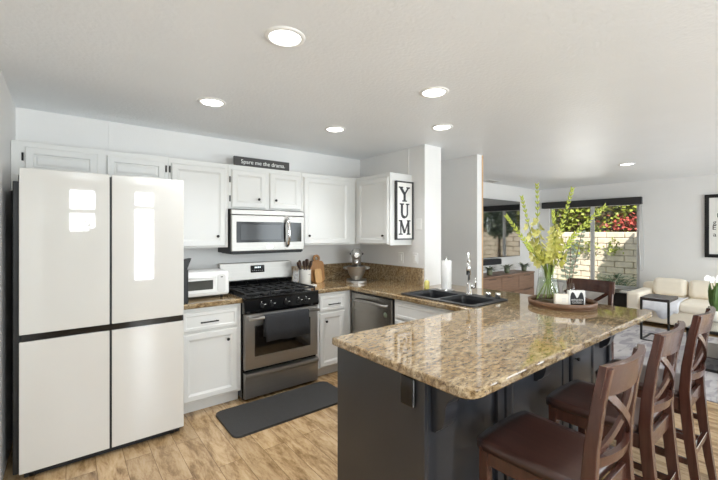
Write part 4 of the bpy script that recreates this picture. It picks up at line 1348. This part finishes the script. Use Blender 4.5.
# ------------------------------------------------------------------ living room
t = thing('television', 'large black flat screen television on the living room wall', 'tv', (6.4, 3.98, 1.01))
b = B(); b.box(5.46, 7.36, 3.965, 4.02, 1.01, 2.125, .004, 1); obj('housing', b, M['black'], t)
b = B(); b.box(5.468, 7.352, 3.960, 3.966, 1.020, 2.117, .001, 1); obj('screen', b, M['tv'], t)
b = B(); b.box(6.2, 6.6, 4.0, 4.049, 1.4, 1.75); obj('wall_bracket', b, M['black'], t)
t = thing('soundbar', 'black soundbar mounted beneath the television', 'soundbar', (6.15, 4.0, .89))
b = B(); b.box(5.72, 6.64, 3.94, 4.049, .875, .985, .02, 3); obj('body', b, M['black'], t)
b = B(); b.box(5.74, 6.62, 3.938, 3.942, .89, .97); obj('speaker_cloth', b, M['towel'], t)
CY0, CY1, CX0, CX1 = 3.60, 4.03, 4.9, 7.23
t = thing('media_console', 'long walnut media console with drawers below the television', 'console', (6.1, 3.8, 0))
b = B(); b.box(CX0, CX1, CY0 + .02, CY1, .14, .70, .003, 1); obj('body', b, M['walnut'], t)
b = B(); b.box(CX0 - .01, CX1 + .01, CY0 - .005, CY1, .70, .728, .003, 1); obj('top', b, M['walnut'], t)
nd = 4
for k in range(nd):
    w = (CX1 - CX0) / nd
    for z0, z1 in ((.155, .415), (.425, .69)):
        b = B(); b.box(CX0 + k * w + .006, CX0 + (k + 1) * w - .006, CY0, CY0 + .022, z0, z1, .003, 1); dw = obj('drawer', b, M['walnut'], t)
        b = B(); b.box(CX0 + k * w + .18, CX0 + (k + 1) * w - .18, CY0 - .004, CY0 + .002, z1 - .018, z1 - .008); obj('finger_pull', b, M['espresso'], dw)
for x in (CX0 + .08, CX1 - .08):
    for y in (CY0 + .06, CY1 - .06):
        b = B(); b.tube([(x, y, 0), (x, y, .142)], [.016, .024], 10); obj('leg', b, M['walnut'], t)
def potted(x, y, z, label, n=40, L=.13):
    t = thing('potted_plant', label, 'plant', (x, y, z), 'small plants on the media console')
    b = B(); b.lathe([(0, .0), (.038, .0), (.048, .02), (.05, .09), (.045, .094), (.042, .085), (0, .084)], (x, y, z), 20); obj('pot', b, M['pot'], t)
    b = B()
    for k in range(n):
        a = R(0, 6.28)
        b.leafq((x + .02 * math.cos(a), y + .02 * math.sin(a), z + .088), (math.cos(a), math.sin(a), R(.2, 1.6)), (0, 0, 1), R(.7, 1.2) * L, .030, .5)
    obj('leaves', b, M['euca'], t)
for px_, lb in ((489.5, 'spiky potted plant closest to the hall post on the console'), (507, 'spiky potted plant in the middle of the three on the console'), (524, 'spiky potted plant nearest the flowers on the console')):
    a = math.radians(38.26); l = (px_ - 359) / 371.5; d = 3.78 / (math.cos(a) - math.sin(a) * l)
    potted(d * (math.sin(a) + math.cos(a) * l), 3.78, .728, lb)
# roller shade over the garden window
t = thing('roller_shade', 'charcoal roller shade rolled up above the garden window', 'shade', (XF, 3.0, 2.02))
b = B(); b.box(XF - .10, XF - .002, 2.14, 3.95, 2.015, 2.148, .006, 2); obj('valance', b, M['shade'], t)
b = B(); b.tube([(XF - .045, 2.18, 2.03), (XF - .045, 2.18, 1.25), (XF - .045, 2.165, .82), (XF - .045, 2.14, .78), (XF - .045, 2.115, .82), (XF - .045, 2.11, 1.25), (XF - .045, 2.15, 2.03)], .006, 6); obj('bead_chain', b, M['alu'], t)
# framed print
t = thing('framed_print', 'black framed print with lettering on the living room far wall', 'picture', (XF, .85, 1.08))
FY_0, FY_1, FZ0, FZ1 = .42, 1.29, 1.08, 2.115
b = B()
for y0_, y1_, z0, z1 in ((FY_0, FY_0 + .055, FZ0, FZ1), (FY_1 - .055, FY_1, FZ0, FZ1), (FY_0 + .055, FY_1 - .055, FZ0, FZ0 + .055), (FY_0 + .055, FY_1 - .055, FZ1 - .055, FZ1)):
    b.box(XF - .035, XF - .001, y0_, y1_, z0, z1, .003, 1)
obj('frame', b, M['black'], t)
b = B(); b.box(XF - .016, XF - .002, FY_0 + .05, FY_1 - .05, FZ0 + .05, FZ1 - .05); obj('print', b, M['sign_white'], t)
for s_, y, z in (('D', 1.145, 1.765), ('g', 1.19, 1.655), ('r', 1.13, 1.655), ('E', 1.20, 1.565), ('S', 1.125, 1.565), ('a', 1.19, 1.455), ('m', 1.13, 1.455), ('l', 1.13, 1.26)):
    text('lettering', s_, .10, M['black'], t, (XF - .0175, y, z), (0, -1, 0), (0, 0, 1), .001, 'LEFT')
# sofa
t = thing('sofa', 'cream upholstered sofa against the living room far wall', 'sofa', (7.75, 1.0, 0))
b = B(); b.box(7.28, 8.26, -.15, 2.06, .07, .30, .03, 3); obj('base', b, M['sofa'], t)
b = B(); b.box(8.02, 8.28, -.15, 2.06, .25, .62, .05, 4); obj('back_frame', b, M['sofa'], t)
for y0_, y1_ in ((1.90, 2.08), (-.17, .03)):
    b = B(); b.box(7.25, 8.28, y0_, y1_, .07, .52, .035, 4); obj('arm', b, M['sofa'], t)
for k in range(4):
    y1_ = 1.895 - k * .465
    b = B(); b.box(7.24, 8.05, y1_ - .46, y1_, .285, .43, .05, 4); obj('seat_cushion', b, M['sofa'], t)
    b = B(); b.box(7.86, 8.10, y1_ - .457, y1_ - .003, .42, .72, .08, 5, Matrix.Translation((7.98, 0, .42)) @ Matrix.Rotation(.16, 4, 'Y') @ Matrix.Translation((-7.98, 0, -.42))); obj('back_cushion', b, M['sofa'], t)
for x in (7.33, 8.2):
    for y in (-.08, 2.03):
        b = B(); b.tube([(x, y, 0), (x, y, .08)], [.018, .026], 10); obj('leg', b, M['espresso'], t)
b = B()
rows = []
for k in range(16):
    y = 1.86 - .46 * k / 15
    w = lambda i: .012 * math.sin(k * .9 + i * .7)
    rows.append([(7.80, y, .447 + w(0)), (7.62, y + .01, .447 + .6 * abs(w(1))), (7.42, y, .447 + .6 * abs(w(2))), (7.28, y, .442 + abs(w(3)) * .5), (7.225, y, .41), (7.205 - abs(w(4)) * 1.4, y + w(2), .36), (7.20 - abs(w(5)) * 1.8, y + w(3), .31), (7.195 - abs(w(6)) * 2, y + 1.5 * w(1), .28 - .12 * math.exp(-((k - 9) / 2.5) ** 2))])
b.sheet(rows, .014)
lone('throw_blanket', b, M['throw'], 'pale grey throw draped over the sofa seat behind the side table', 'blanket', (7.5, 1.52, .43))
# side table
t = thing('side_table', 'slim dark C-shaped side table before the cream sofa', 'table', (6.47, 1.47, 0))
SX0, SX1, SY0, SY1, SZ = 6.24, 6.70, 1.31, 1.63, .60
b = B(); b.box(SX0, SX1, SY0, SY1, SZ - .04, SZ, .003, 1); obj('tabletop', b, M['espresso'], t)
for x, y in ((SX0 + .012, SY1 - .012), (SX0 + .012, SY0 + .012)):
    b = B(); b.box(x - .012, x + .012, y - .012, y + .012, 0, SZ - .04); obj('leg', b, M['black'], t)
b = B(); b.box(SX0, SX1, SY0, SY0 + .024, 0, .024); b.box(SX0, SX1, SY1 - .024, SY1, 0, .024); b.box(SX1 - .024, SX1, SY0, SY1, 0, .024); b.box(SX0, SX0 + .024, SY0 + .024, SY1 - .024, 0, .024); obj('base_frame', b, M['black'], t)
# black end table under the window with a white dish
t = thing('end_table', 'low black end table beneath the garden window', 'table', (8.0, 2.35, 0))
b = B(); b.box(7.78, 8.28, 2.16, 2.52, .03, .385, .006, 1); obj('cabinet', b, M['black'], t)
b = B(); b.box(7.76, 8.29, 2.14, 2.54, .385, .41, .004, 1); obj('tabletop', b, M['black'], t)
for x in (7.82, 8.24):
    for y in (2.2, 2.48):
        b = B(); b.box(x - .02, x + .02, y - .02, y + .02, 0, .032); obj('leg', b, M['black'], t)
b = B(); b.prism(rr(7.84, 8.02, 2.17, 2.36, .02), 'z', .41, .432, .004)
lone('dish', b, M['ceramic'], 'flat white dish on the black end table', 'dish', (7.93, 2.26, .41))
# rug and coffee table with orchid
b = B(); b.prism(rr(4.45, 7.2, -.9, 2.55, .02, 2), 'z', 0, .012, .003)
lone('area_rug', b, M['rug'], 'pale grey patterned rug beneath the coffee table', 'rug', (5.8, .8, 0))
t = thing('coffee_table', 'glass topped coffee table with black metal frame on the rug', 'table', (5.8, .5, .012))
QX0, QX1, QY0, QY1, QZ = 5.36, 6.1, -.35, .98, .45
b = B(); b.box(QX0 + .004, QX1 - .004, QY0 + .004, QY1 - .004, QZ - .008, QZ, .002, 1); obj('glass_top', b, M['glass'], t)
b = B()
for z in (QZ - .034, .012):
    b.box(QX0, QX1, QY0, QY0 + .024, z, z + .024); b.box(QX0, QX1, QY1 - .024, QY1, z, z + .024)
    b.box(QX0, QX0 + .024, QY0, QY1, z, z + .024); b.box(QX1 - .024, QX1, QY0, QY1, z, z + .024)
obj('frame', b, M['black'], t)
for x in (QX0 + .012, QX1 - .012):
    for y in (QY0 + .012, QY1 - .012):
        b = B(); b.box(x - .012, x + .012, y - .012, y + .012, .012, QZ - .02); obj('leg', b, M['black'], t)
b = B(); b.box(QX0 + .02, QX1 - .02, QY0 + .02, QY1 - .02, .15, .165); obj('lower_shelf', b, M['espresso'], t)
OC = pix(716, 320, 4.4); OC.z = QZ
OC = Vector((min(max(OC.x, QX0 + .1), QX1 - .1), min(max(OC.y, QY0 + .1), QY1 - .1), QZ))
t = thing('potted_orchid', 'white orchid with long green leaves on the coffee table', 'plant', tuple(OC))
b = B(); b.lathe([(0, 0), (.06, 0), (.075, .01), (.08, .12), (.074, .125), (.068, .105), (0, .10)], tuple(OC), 24); obj('pot', b, M['ceramic'], t)
b = B()
for k in range(16):
    a = k * 2.4
    b.leafq(OC + Vector((.02 * math.cos(a), .02 * math.sin(a), .10)), (math.cos(a) * .35, math.sin(a) * .35, 1), (math.cos(a), math.sin(a), .1), R(.24, .36), .055, .25)
obj('leaves', b, M['leaf'], t)
b = B(); fl = B()
for sx_ in (-.12, .06):
    p0 = OC + Vector((0, 0, .1)); p2 = OC + sdv * sx_ + Vector((0, 0, .50)); p1 = OC + Vector((0, 0, .56))
    pts = [p0 * (1 - f) ** 2 + p1 * 2 * f * (1 - f) + p2 * f * f for f in [k / 14 for k in range(15)]]
    b.tube(pts, .003, 6)
    for k in range(9, 15):
        c_ = pts[k] + sdv * R(-.02, .02) + frv * .01
        for q in range(5):
            an = 2 * PI * q / 5 + k
            fl.leafq(c_, sdv * math.cos(an) + Vector((0, 0, 1)) * math.sin(an) + frv * .3, frv, .034, .028, .2)
obj('stem', b, M['stem'], t); obj('petals', fl, M['orchid'], t)

# ------------------------------------------------------------------ tall plant behind the camera that the refrigerator door mirrors
t = thing('potted_tree', 'tall broad leaved plant before the window, mirrored in the refrigerator', 'plant', (0.33, -2.2, 0))
b = B(); b.lathe([(0, 0), (.13, 0), (.15, .02), (.18, .32), (.17, .33), (.155, .29), (0, .28)], (.33, -2.2, 0), 28); obj('pot', b, M['ceramic'], t)
b = B(); b.tube([(.33, -2.2, .28), (.35, -2.2, .8), (.32, -2.2, 1.3), (.34, -2.2, 1.75)], [.02, .017, .013, .008], 8); obj('trunk', b, M['bark'], t)
b = B()
for k in range(46):
    z = R(.7, 1.78); a = R(0, 6.28)
    b.leafq((.33, -2.2, z), (math.cos(a), math.sin(a), R(-.1, .7)), (0, 0, 1), R(.16, .27), .13, .3)
obj('leaves', b, M['leaf'], t)
